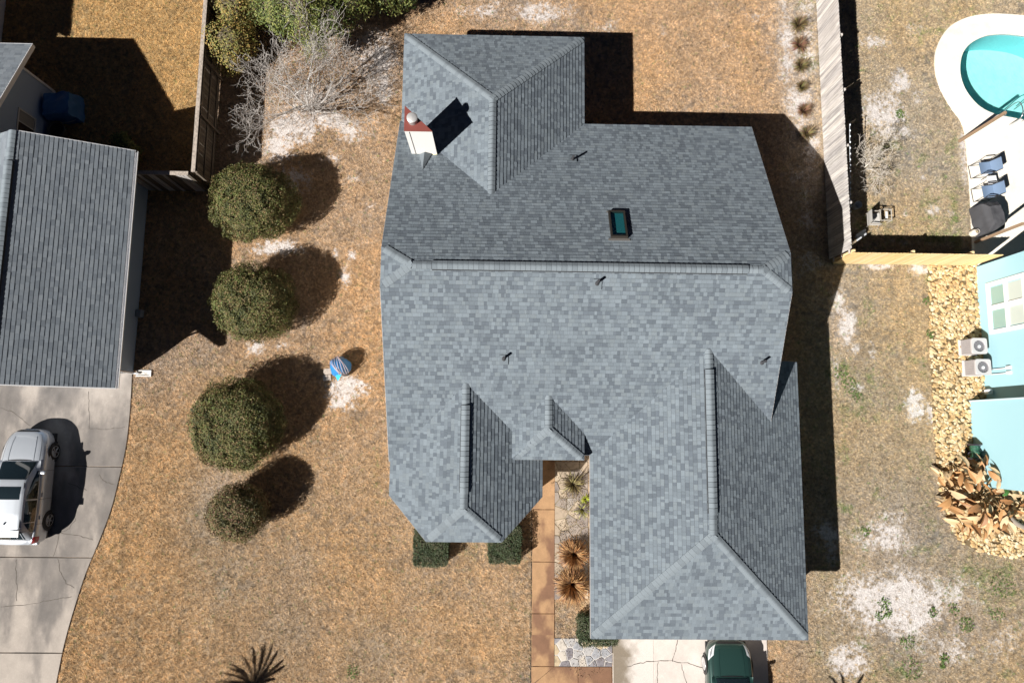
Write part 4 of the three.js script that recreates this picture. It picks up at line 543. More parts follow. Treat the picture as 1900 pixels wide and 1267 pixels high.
{ // lounge chair by the grey fence, its back towards the fence
  const p = at(1612, 412); slingChair('beige framed sling chair standing against the grey fence', V3(p.x, 0, p.z), Math.PI, [0.5, 0.45, 0.38], [0.42, 0.40, 0.37]);
  const q = at(1635, 404), o = thing('folding_stool', 'beige metal stool frame in front of the fence chair', 'stool', [q.x, 0, q.z]); const fm = mat(0.46, 0.42, 0.36, 0.5); part(o, 'seat_frame', merge([box(0.5, 0.03, 0.03, 0, 0.4, -0.24), box(0.5, 0.03, 0.03, 0, 0.4, 0.24), box(0.03, 0.03, 0.45, -0.235, 0.4, 0), box(0.03, 0.03, 0.45, 0.235, 0.4, 0)]), fm); for (const [x, z] of [[-0.23, -0.23], [0.23, -0.23], [-0.23, 0.23], [0.23, 0.23]]) part(o, 'leg', cyl(0.013, 0.013, 0.39, x, 0.195, z, 8), fm); part(o, 'book_tray', box(0.1, 0.012, 0.3, 0.02, 0.41, 0), mat(0.65, 0.65, 0.65, 0.5)); 
  const w = at(1594, 438), b = thing('yard_sign', 'small white board leaning in the shade of the fence', 'board', [w.x, 0, w.z], 0.6); part(b, 'board', box(0.5, 0.32, 0.03, 0, 0.2, 0, 0, -0.9), mat(0.6, 0.62, 0.64, 0.6)); part(b, 'foot', box(0.4, 0.05, 0.05, 0, 0.025, -0.05), mat(0.4, 0.4, 0.4, 0.6));
  const k = at(1582, 384), bk = thing('white_bucket', 'white bucket at the end of the string of bulbs', 'bucket', [k.x + 0.1, 0, k.z]); part(bk, 'pail', new THREE.LatheGeometry([[0, 0.01], [0.12, 0.01], [0.15, 0.34], [0.16, 0.34], [0.13, 0], [0, 0]].map(v => new THREE.Vector2(...v)), 18), mat(0.6, 0.63, 0.67, 0.5)); part(bk, 'bail', new THREE.TorusGeometry(0.14, 0.005, 5, 16, Math.PI).translate(0, 0.33, 0), mat(0.4, 0.4, 0.4, 0.4)); }
{ // splash block
  const p = at(267, 693), o = thing('splash_block', 'white splash block under the downspout of the grey house', 'splash block', [p.x, 0, p.z]); part(o, 'tray', merge([box(0.62, 0.03, 0.26, 0, 0.015, 0), box(0.62, 0.05, 0.04, 0, 0.05, -0.11), box(0.62, 0.05, 0.04, 0, 0.05, 0.11)]), mat(0.7, 0.68, 0.65, 0.9)); part(o, 'lip', box(0.05, 0.06, 0.18, 0.285, 0.055, 0), mat(0.74, 0.72, 0.7, 0.9)); }
{ // two stepping pavers
  for (const [px, py, l] of [[608, 689, 'cream square paver touching the blue bundle'], [607, 701, 'cream square paver farther from the blue bundle']]) { const p = at(px, py), m = lone('paver', rbox(0.34, 0.05, 0.25, 0.05, 0, 0, 0, 3), mat(0.5, 0.42, 0.35, 0.95, { map: stoneGrain }), l, 'paver', 'pavers in the lawn'); m.position.set(p.x, 0.03, p.z); m.rotation.y = px * 0.7 % 0.1; } }
{ // bundle wrapped in blue tarp and cord
  const p = at(634, 681), o = thing('tarp_bundle', 'blue tarp bundle tied with pale cord on the lawn', 'bundle', [p.x, 0, p.z], 0.5);
  const g = new THREE.SphereGeometry(1, 40, 26), q = g.attributes.position; const tw = (x, y, z) => { const a = Math.atan2(z, x), f = 0.42 + 0.03 * Math.sin(a * 3 + y * 4) + (fbm(a * 3 + 9, y * 3, 3) - 0.5) * 0.11; return f; };
  for (let i = 0; i < q.count; i++) { const x = q.getX(i), y = q.getY(i), z = q.getZ(i), f = tw(x, y, z), c = y > 0 ? 0.62 * Math.pow(y, 0.8) : y * 0.28; q.setXYZ(i, x * f * (1 - 0.1 * Math.max(0, y)), 0.28 + c * 0.85, z * f * 0.92); } 
  part(o, 'tarp', toCreasedNormals(g, 0.5), mat(0.035, 0.2, 0.46, 0.32)); const cg = []; for (let k = 0; k < 7; k++) { const a = k * 0.14 - 0.35, pts = []; for (let j = 0; j <= 20; j++) { const t = j / 20 * Math.PI, y = Math.sin(t), hx = Math.cos(t), off = a + 0.1 * Math.sin(t * 2 + k), l = Math.hypot(hx, off, 1e-3), nx = off, nz = hx, d = Math.hypot(nx, nz) || 1, f = 0.43 + (k % 3) * 0.006; pts.push(V3(nx / Math.max(1, d) * f * 1.05, 0.29 + 0.54 * Math.pow(Math.max(0, Math.min(y, Math.sqrt(Math.max(0, 1 - nx * nx)))), 0.8), nz * f * 0.95)); } cg.push(tube(pts, 0.011, 5, 40)); } part(o, 'cord', merge(cg), mat(0.55, 0.45, 0.45, 0.8)); 
  const kn = part(o, 'folded_end', new THREE.ConeGeometry(0.28, 0.34, 12, 3).rotateZ(1.25).rotateY(-0.9).translate(-0.22, 0.42, 0.2), mat(0.05, 0.42, 0.66, 0.3)); }
{ // blue tarp over something beside the grey house
  const a = at(133, 205), o = thing('tarp_cover', 'blue tarp draped over a bulky object by the grey house', 'tarp', [a.x - 0.1, 0, a.z + 0.1], 0.1); const g = new THREE.BoxGeometry(1.25, 0.95, 1.1, 14, 10, 14), q = g.attributes.position; for (let i = 0; i < q.count; i++) { let x = q.getX(i), y = q.getY(i) + 0.475, z = q.getZ(i); const t = y / 0.95, s = 1 - 0.16 * t; x = x * s + (fbm(z * 4, y * 3, 3) - 0.5) * 0.16; z = z * s + (fbm(x * 4 + 5, y * 3, 3) - 0.5) * 0.16; if (t > 0.9) y += (fbm(x * 3, z * 3, 3) - 0.5) * 0.25; q.setXYZ(i, x, Math.max(0.01, y), z); } part(o, 'cover', toCreasedNormals(g, 0.8), mat(0.05, 0.16, 0.36, 0.5)); part(o, 'cord', tube([[-0.5, 0.4, 0.56], [0, 0.35, 0.62], [0.5, 0.4, 0.56]], 0.012), mat(0.5, 0.5, 0.5, 0.7)); }
{ const a = at(118, 250), o = thing('planter_pot', 'dark round pot in the shade by the grey house', 'pot', [a.x, 0, a.z]); part(o, 'pot', new THREE.LatheGeometry([[0, 0.02], [0.24, 0.02], [0.34, 0.5], [0.37, 0.5], [0.37, 0.55], [0.31, 0.55], [0.3, 0.46], [0, 0.44]].map(v => new THREE.Vector2(...v)), 24), mat(0.06, 0.055, 0.05, 0.7)); part(o, 'soil', cyl(0.3, 0.3, 0.02, 0, 0.46, 0, 20), mat(0.04, 0.03, 0.02, 1)); }
{ const a = at(262, 583), o = thing('hose_bib_box', 'small dark utility box at the foot of the grey wall', 'utility box', [a.x, 0, a.z]); part(o, 'case', rbox(0.22, 0.3, 0.3, 0.02, 0, 0.15, 0), mat(0.2, 0.22, 0.26, 0.5)); part(o, 'pipe', tube([[-0.1, 0.1, 0], [-0.25, 0.2, 0], [-0.3, 0.6, 0]], 0.02), mat(0.4, 0.4, 0.42, 0.5)); }
// ------------------------------------------------------------------ plants
const leafMat = new THREE.MeshStandardMaterial({ vertexColors: true, roughness: 0.65, side: THREE.DoubleSide }), barkMat = mat(0.16, 0.12, 0.085, 0.95);
const quatUp = new THREE.Quaternion();
function leaf(s, p, n, l, w, col, r) { // a small folded leaf facing n
  const t = V3(r() - 0.5, r() - 0.5, r() - 0.5).cross(n).normalize(), b = V3().crossVectors(n, t), m = p.clone().addScaledVector(n, l * 0.12), tip = p.clone().addScaledVector(t, l / 2), root = p.clone().addScaledVector(t, -l / 2), e1 = m.clone().addScaledVector(b, w / 2), e2 = m.clone().addScaledVector(b, -w / 2);
  s.tri(root, e1, tip, col); s.tri(root, tip, e2, col);
}
// a crown of leaves on and just under a surface: dir -> radius vector
function leafyShell(surface, count, seed, l, w, cols, depth = 0.16, up = 0) {
  const s = new Soup(), r = rng(seed);
  for (let k = 0; k < count; k++) {
    const { p, n } = surface(r), gap = fbm(p.x * 2.6 + seed * 1.7, p.z * 2.6 - p.y * 1.9, 3), d = Math.pow(r(), 1.6) * depth + (gap < 0.38 ? depth * 0.35 : 0) - (r() < 0.03 ? r() * 0.14 : 0); p.addScaledVector(n, -d + 0.03 * r());
    const nn = n.clone().add(V3(r() - 0.5, r() - 0.5 + up, r() - 0.5).multiplyScalar(1.5)).normalize();
    const cl = fbm(p.x * 3.2 + seed, p.z * 3.2 + p.y * 2, 3), c = cols[Math.min(cols.length - 1, Math.floor((cl * 1.7 - 0.35 + (r() - 0.5) * 0.7) * cols.length + 0.001) < 0 ? 0 : Math.floor(clamp(cl * 1.7 - 0.35 + (r() - 0.5) * 0.7, 0, 0.999) * cols.length))], j = 0.65 + r() * 0.7;
    leaf(s, p, nn, l * (0.7 + r() * 0.6), w * (0.7 + r() * 0.6), [c[0] * j, c[1] * j, c[2] * j], r);
  }
  return s.build();
}
const SHRUB = [[0.055, 0.062, 0.014], [0.085, 0.098, 0.022], [0.12, 0.128, 0.032], [0.165, 0.138, 0.045], [0.2, 0.13, 0.058], [0.115, 0.14, 0.032]];
function domeShrub(label, px, py, R, H, seed, bare) {
  const h0 = H * 0.52, p = at(px, py, h0), o = thing('round_shrub', label, 'shrub', [p.x, 0, p.z], 0, 'row of clipped round shrubs');
  const rad = (a, e) => 0.99 + (fbm(a * 1.5 + seed * 3, e * 2.0 + seed, 3) - 0.5) * 0.46 + (fbm(a * 5 + seed, e * 6, 2) - 0.5) * 0.24;
  const surf = (k = 1) => r => { const a = r() * 6.2832, y = r() < 0.2 ? 0.7 + 0.3 * r() : -0.92 + 1.92 * r(), c = Math.sqrt(Math.max(0, 1 - y * y)), wrap = a < 3.1416 ? a : 6.2832 - a, f = rad(wrap, y) * k; const pw = Math.pow(c, 0.78); return { p: V3(Math.cos(a) * pw * R * f, h0 + y * (H - h0) * (0.96 + 0.04 * f), Math.sin(a) * pw * R * f), n: V3(Math.cos(a) * c, y * 0.95, Math.sin(a) * c).normalize() }; };
  part(o, 'foliage', leafyShell(surf(1), Math.round(26000 * R * R / 1.9 + 6000), seed, 0.06, 0.04, bare ? SHRUB.map(c => [c[0] * 1.15, c[1] * 0.95, c[2] * 1.25]) : SHRUB, 0.3), leafMat);
  const g = new THREE.SphereGeometry(1, 32, 20), q = g.attributes.position; for (let i = 0; i < q.count; i++) { const x = q.getX(i), y = q.getY(i), z = q.getZ(i), a = Math.atan2(z, x), f = rad(Math.abs(a), y) * 0.76, c = Math.hypot(x, z) || 1e-4, pw = Math.pow(c, 0.78) / c; q.setXYZ(i, x * pw * R * f, h0 + y * (H - h0) * 0.68, z * pw * R * f); } g.computeVertexNormals();
  part(o, 'inner_twigs', g, mat(0.105, 0.1, 0.045, 1));
  part(o, 'trunk', merge([bar(V3(0, 0, 0), V3(0.05, H * 0.5, 0.05), 0.07), bar(V3(0.1, 0, 0), V3(0.4, H * 0.5, -0.2), 0.05)]), barkMat);
}
domeShrub('round clipped shrub at the corner of the brown fence, topmost of the row', 470, 375, 1.66, 2.35, 31);
domeShrub('round clipped shrub, second of the row from the brown fence', 471, 561, 1.60, 2.35, 32);
domeShrub('largest round clipped shrub, third of the row from the brown fence', 441, 787, 1.74, 2.3, 33);
domeShrub('smallest round clipped shrub, bottom of the row beside the driveway lawn', 442, 950, 1.09, 2.0, 34, true);
function boxShrub(label, parts, H, seed, group) { // parts: [x0,x1,z0,z1]
  const cx = (parts[0][0] + parts[0][1]) / 2, cz = (parts[0][2] + parts[0][3]) / 2, o = thing('box_hedge', label, 'hedge', [cx, 0, cz], 0, group), gs = [], cores = [];
  parts.forEach(([x0, x1, z0, z1], i) => { const w = (x1 - x0) / 2, d = (z1 - z0) / 2, mx = (x0 + x1) / 2 - cx, mz = (z0 + z1) / 2 - cz, R = 0.22; const surf = r => { const f = r(); let x = (r() * 2 - 1) * w, z = (r() * 2 - 1) * d, y = H, n = V3(0, 1, 0); if (f > 0.5) { y = r() * H; if (r() < w / (w + d)) { z = d * (r() < 0.5 ? -1 : 1); n = V3(0, 0, Math.sign(z)); } else { x = w * (r() < 0.5 ? -1 : 1); n = V3(Math.sign(x), 0, 0); } }
      const kx = Math.max(0, Math.abs(x) - (w - R)), kz = Math.max(0, Math.abs(z) - (d - R)), l = Math.hypot(kx, kz); if (l > R) { x = Math.sign(x) * (w - R + kx / l * R); z = Math.sign(z) * (d - R + kz / l * R); } const b = (fbm(x * 4 + seed, z * 4 + y, 3) - 0.5) * 0.12; return { p: V3(mx + x, y, mz + z).addScaledVector(n, b), n: n.clone().add(V3(x / w * 0.3, 0.2, z / d * 0.3)).normalize() }; };
    gs.push(leafyShell(surf, Math.round((4 * w * d + 4 * (w + d) * H) * 1500), seed + i, 0.05, 0.032, [[0.028, 0.045, 0.014], [0.04, 0.062, 0.02], [0.055, 0.075, 0.03], [0.08, 0.085, 0.045]], 0.12)); cores.push(rbox(w * 2 - 0.26, H - 0.13, d * 2 - 0.26, 0.12, mx, (H - 0.13) / 2, mz, 3)); });
  part(o, 'foliage', mergeGeometries(gs), leafMat); part(o, 'inner_twigs', merge(cores), mat(0.12, 0.1, 0.062, 1));
}
{ const b = (x0, x1, y0, y1, h) => { const a = at(x0, y0, h), c = at(x1, y1, h); return [a.x, c.x, a.z, c.z]; };
  boxShrub('dark clipped box hedge left of the bay roof corner', [b(768, 831, 975, 1052, 0.7)], 0.75, 61, 'box hedges under the bay'); boxShrub('dark clipped box hedge right of the bay, next to the walkway', [b(906, 967, 975, 1047, 0.7)], 0.75, 62, 'box hedges under the bay');
  boxShrub('dark clipped hedge wrapping the garage corner by the driveway', [b(1073, 1147, 1143, 1200, 0.7)], 0.75, 63); }
// bare branching tree
function bareTree(name, label, base, stems, seed, barkC, opt) {
  const o = thing(name, label, 'tree', [base.x, 0, base.z]), r = rng(seed), limbs = [], twigs = [];
  const seg = (a, b, ra, rb, out) => { const d = V3().subVectors(b, a), g = new THREE.CylinderGeometry(rb, ra, d.length() * 1.03, ra > 0.02 ? 7 : 4, 1, true); g.applyQuaternion(new THREE.Quaternion().setFromUnitVectors(V3(0, 1, 0), d.clone().normalize())); g.translate((a.x + b.x) / 2, (a.y + b.y) / 2, (a.z + b.z) / 2); out.push(g); };
  function grow(p, d, len, rad, level) {
    const n = 5; let q = p.clone(), dir = d.clone(), ra = rad;
    for (let k = 0; k < n; k++) { dir.add(V3((r() - 0.5), (r() - 0.5) * 0.8 + opt.up, (r() - 0.5)).multiplyScalar(opt.wiggle * (1 + 0.35 * level))).normalize(); const e = q.clone().addScaledVector(dir, len / n), rb = Math.max(opt.min, ra * 0.84); if (e.y < 0.25) e.y = 0.25; seg(q, e, ra, rb, level < 2 ? limbs : twigs); q = e; ra = rb;
      if (level < opt.levels && (level === 0 ? k > 0 : level === 1 ? k > 1 && r() < 0.75 : level === 2 ? k > 2 : k === 3)) { const cnt = level >= opt.levels - 1 ? 1 : (r() < 0.75 ? 1 : 2); for (let c = 0; c < cnt; c++) { const sd = dir.clone().add(V3(r() - 0.5, (r() - 0.35) * 0.7, r() - 0.5).normalize().multiplyScalar(0.95)).normalize(); grow(q, sd, len * (0.52 + r() * 0.3), ra * 0.6, level + 1); } } }
    if (level < opt.levels) for (let c = 0; c < (level < 2 ? 2 : 1); c++) { const sd = dir.clone().add(V3(r() - 0.5, (r() - 0.4) * 0.6, r() - 0.5).multiplyScalar(0.95)).normalize(); grow(q, sd, len * (0.55 + r() * 0.25), ra * 0.75, level + 1); }
  }
  for (const [dx, dy, dz, len, rad] of stems) grow(V3((r() - 0.5) * 0.25, 0, (r() - 0.5) * 0.25), V3(dx, dy, dz).normalize(), len, rad, 0);
  part(o, 'trunk', merge(limbs), mat(...barkC, 0.85)); part(o, 'twigs', merge(twigs), mat(barkC[0] * 0.95, barkC[1] * 0.93, barkC[2] * 0.92, 0.85)); return o;
}
bareTree('bare_tree', 'leafless pale barked tree spreading beside the brown fence', at(578, 205), [[-0.6, 1, -0.2, 1.9, 0.08], [-0.8, 0.8, 0.35, 1.8, 0.07], [-0.35, 1, -0.6, 1.9, 0.075], [0.35, 1, -0.3, 1.7, 0.07], [0.6, 0.85, 0.35, 1.6, 0.065], [-0.1, 1, 0.7, 1.6, 0.06], [0.9, 0.8, -0.15, 1.6, 0.06]], 5, [0.5, 0.47, 0.44], { up: 0.05, wiggle: 0.5, levels: 4, min: 0.0045 });
bareTree('bare_sapling', 'small leafless pale sapling near the grey fence in the pool yard', at(1606, 310), [[-0.75, 0.7, -0.3, 0.75, 0.03], [-0.8, 0.7, 0.3, 0.7, 0.026], [0.5, 0.8, -0.5, 0.9, 0.03], [0.25, 0.7, 0.8, 0.8, 0.026], [-0.3, 1, -0.6, 0.7, 0.024]].slice(0, 4), 19, [0.6, 0.55, 0.48], { up: 0.02, wiggle: 0.5, levels: 3, min: 0.005 });
// leafy trees along the top edge
function leafyTree(name, label, base, H, lobes, count, seed, cols, l) {
  const o = thing(name, label, 'tree', [base.x, 0, base.z]), r0 = rng(seed + 1), tot = lobes.reduce((a, b) => a + b[3] * b[3], 0), gs = [], cores = [];
  lobes.forEach(([x, y, z, R], i) => { const surf = r => { const d = V3(r() - 0.5, r() - 0.5, r() - 0.5).normalize(), f = 0.5 + 0.95 * fbm(d.x * 2.8 + seed + i * 7, d.z * 2.8 + d.y * 2.4, 3); return { p: V3(x, y, z).addScaledVector(d, R * f), n: d }; }; gs.push(leafyShell(surf, Math.round(count * R * R / tot), seed + i, l, l * 0.62, cols, R * 0.45, 0.3)); const g = new THREE.IcosahedronGeometry(R * 0.55, 2); g.translate(x, y, z); cores.push(g); });
  part(o, 'crown', mergeGeometries(gs), leafMat); part(o, 'inner_branches', merge(cores), mat(0.13, 0.105, 0.065, 1));
  const tr = [bar(V3(0, 0, 0), V3(lobes[0][0] * 0.4, H * 0.5, lobes[0][2] * 0.4), 0.1)]; lobes.forEach(q => tr.push(bar(V3(lobes[0][0] * 0.4, H * 0.45, lobes[0][2] * 0.4), V3(q[0], q[1], q[2]), 0.045))); part(o, 'trunk', merge(tr), barkMat);
}
const EVER = [[0.055, 0.08, 0.016], [0.09, 0.125, 0.024], [0.14, 0.17, 0.036], [0.2, 0.215, 0.05], [0.24, 0.23, 0.07]], FALL = [[0.14, 0.13, 0.03], [0.22, 0.19, 0.05], [0.28, 0.2, 0.055], [0.19, 0.2, 0.045], [0.34, 0.22, 0.06]];
{ const a = at(560, 22, 2.3); leafyTree('evergreen_tree', 'bushy bright green tree at the top edge above the bare tree', V3(a.x, 0, a.z), 3.6, [[0, 2.5, 0, 1.3], [-1.1, 2.2, -0.1, 1.0], [1.1, 2.1, 0.1, 0.95], [0.2, 3.0, -1.2, 1.2], [-1.5, 2.3, -1.3, 1.1], [1.9, 2.0, -0.9, 0.9], [0.3, 1.5, 0.8, 0.7]], 26000, 71, EVER, 0.085); }
{ const a = at(428, 72, 1.5); leafyTree('autumn_shrub', 'olive and rust leaved shrub between brown fence and bare tree', V3(a.x, 0, a.z), 2.4, [[0, 1.5, 0, 0.95], [0.1, 1.6, -1.3, 1.05], [0.9, 1.5, -1.7, 0.9], [-0.1, 1.2, 0.75, 0.6], [0.5, 1.7, -2.6, 1.1]], 17000, 72, FALL, 0.08); }
{ const a = at(715, -12, 1.3); leafyTree('dark_shrub', 'dark leafy shrub at the top edge near the house', V3(a.x, 0, a.z), 2.2, [[0, 1.3, 0, 0.8], [-0.8, 1.2, 0, 0.7], [0.7, 1.2, -0.1, 0.7]], 5000, 73, EVER.map(c => c.map(v => v * 0.8)), 0.1); }
{ const a = at(252, 292); leafyTree('shade_shrub', 'dark shrub in the shade behind the grey house gutter', V3(a.x, 0, a.z), 1.1, [[0, 0.55, 0, 0.5], [-0.4, 0.45, -0.5, 0.4]], 2600, 74, EVER, 0.09); }
{ // brown undergrowth round the foot of the bare tree, and leaf litter
  const r = rng(91), s = new Soup();
  for (const [px, py, R, n] of [[548, 130, 60, 900], [590, 150, 55, 700], [520, 165, 40, 400], [640, 110, 50, 350], [1062, 930, 26, 220], [1060, 985, 26, 240], [1050, 1060, 22, 160], [1085, 1215, 40, 160], [1030, 880, 20, 60]]) { const c = at(px, py), low = px > 1000; for (let k = 0; k < n; k++) { const a = r() * 6.28, d = Math.sqrt(r()) * R / 46, y = low ? 0.05 + r() * 0.03 : r() * r() * 0.5, p = V3(c.x + Math.cos(a) * d, y + 0.02, c.z + Math.sin(a) * d), j = 0.5 + r() * 0.8, t = r(), col = low ? [0.2, 0.13, 0.07] : t < 0.5 ? [0.3, 0.16, 0.08] : t < 0.75 ? [0.2, 0.17, 0.06] : [0.3, 0.24, 0.18]; leaf(s, p, V3((r() - 0.5) * 1.4, 1, (r() - 0.5) * 1.4).normalize(), low ? 0.06 : 0.1, low ? 0.025 : 0.03, col.map(v => v * j), r); } }
  const m = lone('leaf_litter', s.build(), leafMat, 'brown leaf litter under the bare tree and over the bed', 'leaf litter'); m.userData.kind = 'stuff'; }
// dried clumps, weeds, seedlings
function clump(name, label, p, R, n, seed, cols, group, arch = 0.5, w = 0.02, category = 'plant') {
  const o = thing(name, label, category, [p.x, p.y, p.z], 0, group), r = rng(seed), s = new Soup();
  for (let k = 0; k < n; k++) { const a = r() * 6.2832, el = Math.pow(r(), 0.7), L = R * (0.65 + r() * 0.5), c = cols[Math.floor(r() * cols.length)], j = 0.7 + r() * 0.6, col = c.map(v => v * j), hd = V3(Math.cos(a), 0, Math.sin(a)), sd = V3(-Math.sin(a), 0, Math.cos(a)); let prev = null;
    for (let i = 0; i <= 4; i++) { const t = i / 4, q = hd.clone().multiplyScalar(0.04 + L * t * (0.35 + 0.65 * el)); q.y = 0.02 + L * (t * (1.25 - el) - arch * t * t * el) + 0.05; if (q.y < 0.015) q.y = 0.015 + r() * 0.02; const ww = w * (1 - t * 0.85) / 2, A = q.clone().addScaledVector(sd, ww), B = q.clone().addScaledVector(sd, -ww); if (prev) s.quad(prev[0], prev[1], B, A, col); prev = [A, B]; } }
  part(o, 'blades', s.build(), leafMat); part(o, 'crown_base', new THREE.SphereGeometry(R * 0.16, 10, 6).scale(1, 0.5, 1).translate(0, 0.03, 0), mat(0.07, 0.05, 0.03, 1));
}
const RUST = [[0.42, 0.2, 0.07], [0.24, 0.11, 0.045], [0.5, 0.3, 0.13], [0.13, 0.065, 0.035], [0.4, 0.24, 0.11]];
clump('dried_fern', 'rust brown dried fern beside the garage eave, upper of two', at(1064, 1028), 0.74, 1500, 41, RUST, 'dried ferns in the bed', 0.8, 0.045); clump('dried_fern', 'rust brown dried fern beside the garage eave, lower of two', at(1061, 1084), 0.84, 1700, 42, RUST, 'dried ferns in the bed', 0.8, 0.045);
clump('wilted_plant', 'wilted dark plant at the top of the flagstone bed', at(1063, 898), 0.6, 190, 43, [[0.12, 0.08, 0.04], [0.2, 0.15, 0.06], [0.3, 0.26, 0.1], [0.08, 0.06, 0.03]], null, 0.8, 0.045);
clump('wilted_weed', 'grey wilted weed in the middle of the flagstone bed', at(1080, 945), 0.42, 120, 44, [[0.2, 0.17, 0.15], [0.14, 0.12, 0.1], [0.3, 0.3, 0.06]], null, 0.7, 0.03);
clump('yellow_weed', 'bright yellow green weed at the garage eave', at(1086, 926), 0.22, 60, 45, [[0.35, 0.36, 0.03], [0.25, 0.3, 0.03]], null, 0.6, 0.035);
['first from the top edge', 'second from the top edge', 'third from the top edge', 'fourth from the top edge', 'fifth from the top edge', 'sixth from the top edge'].forEach((w, k) => { const [px, py, R] = [[1480, 48, 0.46], [1482, 86, 0.42], [1485, 124, 0.4], [1487, 163, 0.3], [1490, 207, 0.38], [1496, 250, 0.38]][k]; clump('dry_seedling', 'dry brown seedling in sand along the grey fence, ' + w, at(px, py), R, 260, 80 + k, [[0.16, 0.1, 0.05], [0.22, 0.15, 0.06], k % 3 === 1 ? [0.24, 0.09, 0.07] : [0.14, 0.14, 0.04], [0.1, 0.06, 0.04]], 'dry seedlings along the grey fence', 0.4, 0.03); });
{ // low weeds scattered over the sandy side yard
  const r = rng(88), s = new Soup(); for (const [px, py, R, n] of [[1752, 1222, 9, 60], [1748, 1236, 5, 30], [1793, 1158, 14, 80], [1640, 1120, 12, 50], [1632, 1142, 9, 40], [1648, 1138, 8, 40], [1560, 690, 14, 60], [1670, 212, 10, 60], [1683, 1190, 14, 50], [1730, 1135, 10, 40], [1770, 1130, 12, 40], [1860, 1085, 24, 80], [1606, 985, 10, 40], [655, 1245, 12, 40], [1575, 715, 16, 60], [1590, 735, 12, 40], [1720, 560, 9, 40], [1726, 620, 9, 40], [1850, 1140, 14, 40], [1690, 1240, 20, 60]]) { const c = at(px, py); for (let k = 0; k < n; k++) { const a = r() * 6.28, d = Math.sqrt(r()) * R / 46, p = V3(c.x + Math.cos(a) * d, 0.02 + r() * 0.05, c.z + Math.sin(a) * d), j = 0.6 + r() * 0.8; leaf(s, p, V3((r() - 0.5) * 0.9, 1, (r() - 0.5) * 0.9).normalize(), 0.09, 0.045, [0.09 * j, 0.15 * j, 0.03 * j], r); } }
  const m = lone('weeds', s.build(), leafMat, 'low green weeds scattered in the sandy side yard', 'weeds'); m.userData.kind = 'stuff'; }
{ // large dried broad-leaf plant by the blue house
  const c = at(1812, 918), o = thing('broadleaf_plant', 'large plant with curled tan dead leaves by the blue house', 'plant', [c.x, 0, c.z]), r = rng(101);
  const geos = [0, 1, 2, 3].map(k => { const q = rng(300 + k), s = new Soup(), N = 7, L = 1, curl = 0.5 + q() * 0.9, fold = 0.25 + q() * 0.35, tw = (q() - 0.5) * 1.2; let prev; for (let i = 0; i <= N; i++) { const t = i / N, w = 0.19 * Math.pow(Math.sin(Math.PI * Math.min(1, 0.06 + t * 0.94)), 0.75) * (1 + (q() - 0.5) * 0.25), x = L * t, y = 0.22 * t - curl * 0.42 * t * t, a = tw * t, up = fold * w; const m = V3(x, y, 0), l = V3(x, y + up * Math.cos(a) + w * Math.sin(a), w * Math.cos(a)), rr = V3(x, y + up * Math.cos(a) - w * Math.sin(a), -w * Math.cos(a)); if (prev) { s.quad(prev[0], prev[1], m, l, [1, 1, 1]); s.quad(prev[1], prev[2], rr, m, [1, 1, 1]); } prev = [l, m, rr]; } const g = s.build(); g.deleteAttribute('color'); return g; });
  const grain = texture(128, 128, (i, j, c2) => { const k = 0.75 + 0.5 * fbm(i / 4, j / 30, 3); c2[0] = c2[1] = c2[2] = k; }), ms = [[0.5, 0.31, 0.15], [0.4, 0.21, 0.085], [0.58, 0.41, 0.23], [0.27, 0.13, 0.05], [0.5, 0.36, 0.21], [0.44, 0.23, 0.09]].map(t => mat(...t, 0.6, { side: THREE.DoubleSide }));
  for (let k = 0; k < 190; k++) { const m = part(o, 'leaf', geos[Math.floor(r() * 4)], ms[Math.floor(r() * ms.length)]), a = r() * 6.2832, h = 0.25 + r() * 1.4, rr = (0.1 + Math.sqrt(r()) * 1.3) * (1 - Math.max(0, h - 0.9) * 0.45), sc = 0.36 + r() * 0.34; m.position.set(Math.cos(a) * rr * 1.15 - 0.3, h, Math.sin(a) * rr * 0.95); m.rotation.set((r() - 0.5) * 1.7, -a + (r() - 0.5) * 2.8, 0.5 - r() * 1.3, 'YXZ'); m.scale.set(sc, sc, sc * (0.8 + r() * 0.5)); }
  const gm = mat(0.06, 0.17, 0.04, 0.6, { side: THREE.DoubleSide }); for (let k = 0; k < 3; k++) { const m = part(o, 'green_leaf', geos[k], gm); m.position.set(0.1 + k * 0.1, 1.35, -0.1 - k * 0.1); m.rotation.set(0.3, 0.6 + k, 0.1, 'YXZ'); m.scale.setScalar(0.42); }
  const st = []; for (let k = 0; k < 9; k++) { const a = k * 0.7, x = Math.cos(a) * 0.7 - 0.3, z = Math.sin(a) * 0.7; st.push(tube([[0.1, 0, 0.1], [x * 0.4, 0.6, z * 0.4], [x, 1.2, z]], 0.025, 6, 10)); } part(o, 'stalks', merge(st), mat(0.3, 0.2, 0.1, 0.8));
  const lg = at(1880, 972), b = thing('leaning_trunk', 'grey leaning trunk lying over the river stones', 'trunk', [lg.x, 0, lg.z]); part(b, 'stem', tube([[-0.7, 0.5, -0.6], [-0.1, 0.28, -0.1], [0.6, 0.12, 0.22], [1.3, 0.1, 0.5]], 0.1, 9, 24), mat(0.26, 0.22, 0.18, 0.9)); part(b, 'root_end', new THREE.SphereGeometry(0.13, 10, 8).scale(1.2, 0.8, 1).translate(1.35, 0.1, 0.52), mat(0.2, 0.16, 0.12, 1)); }
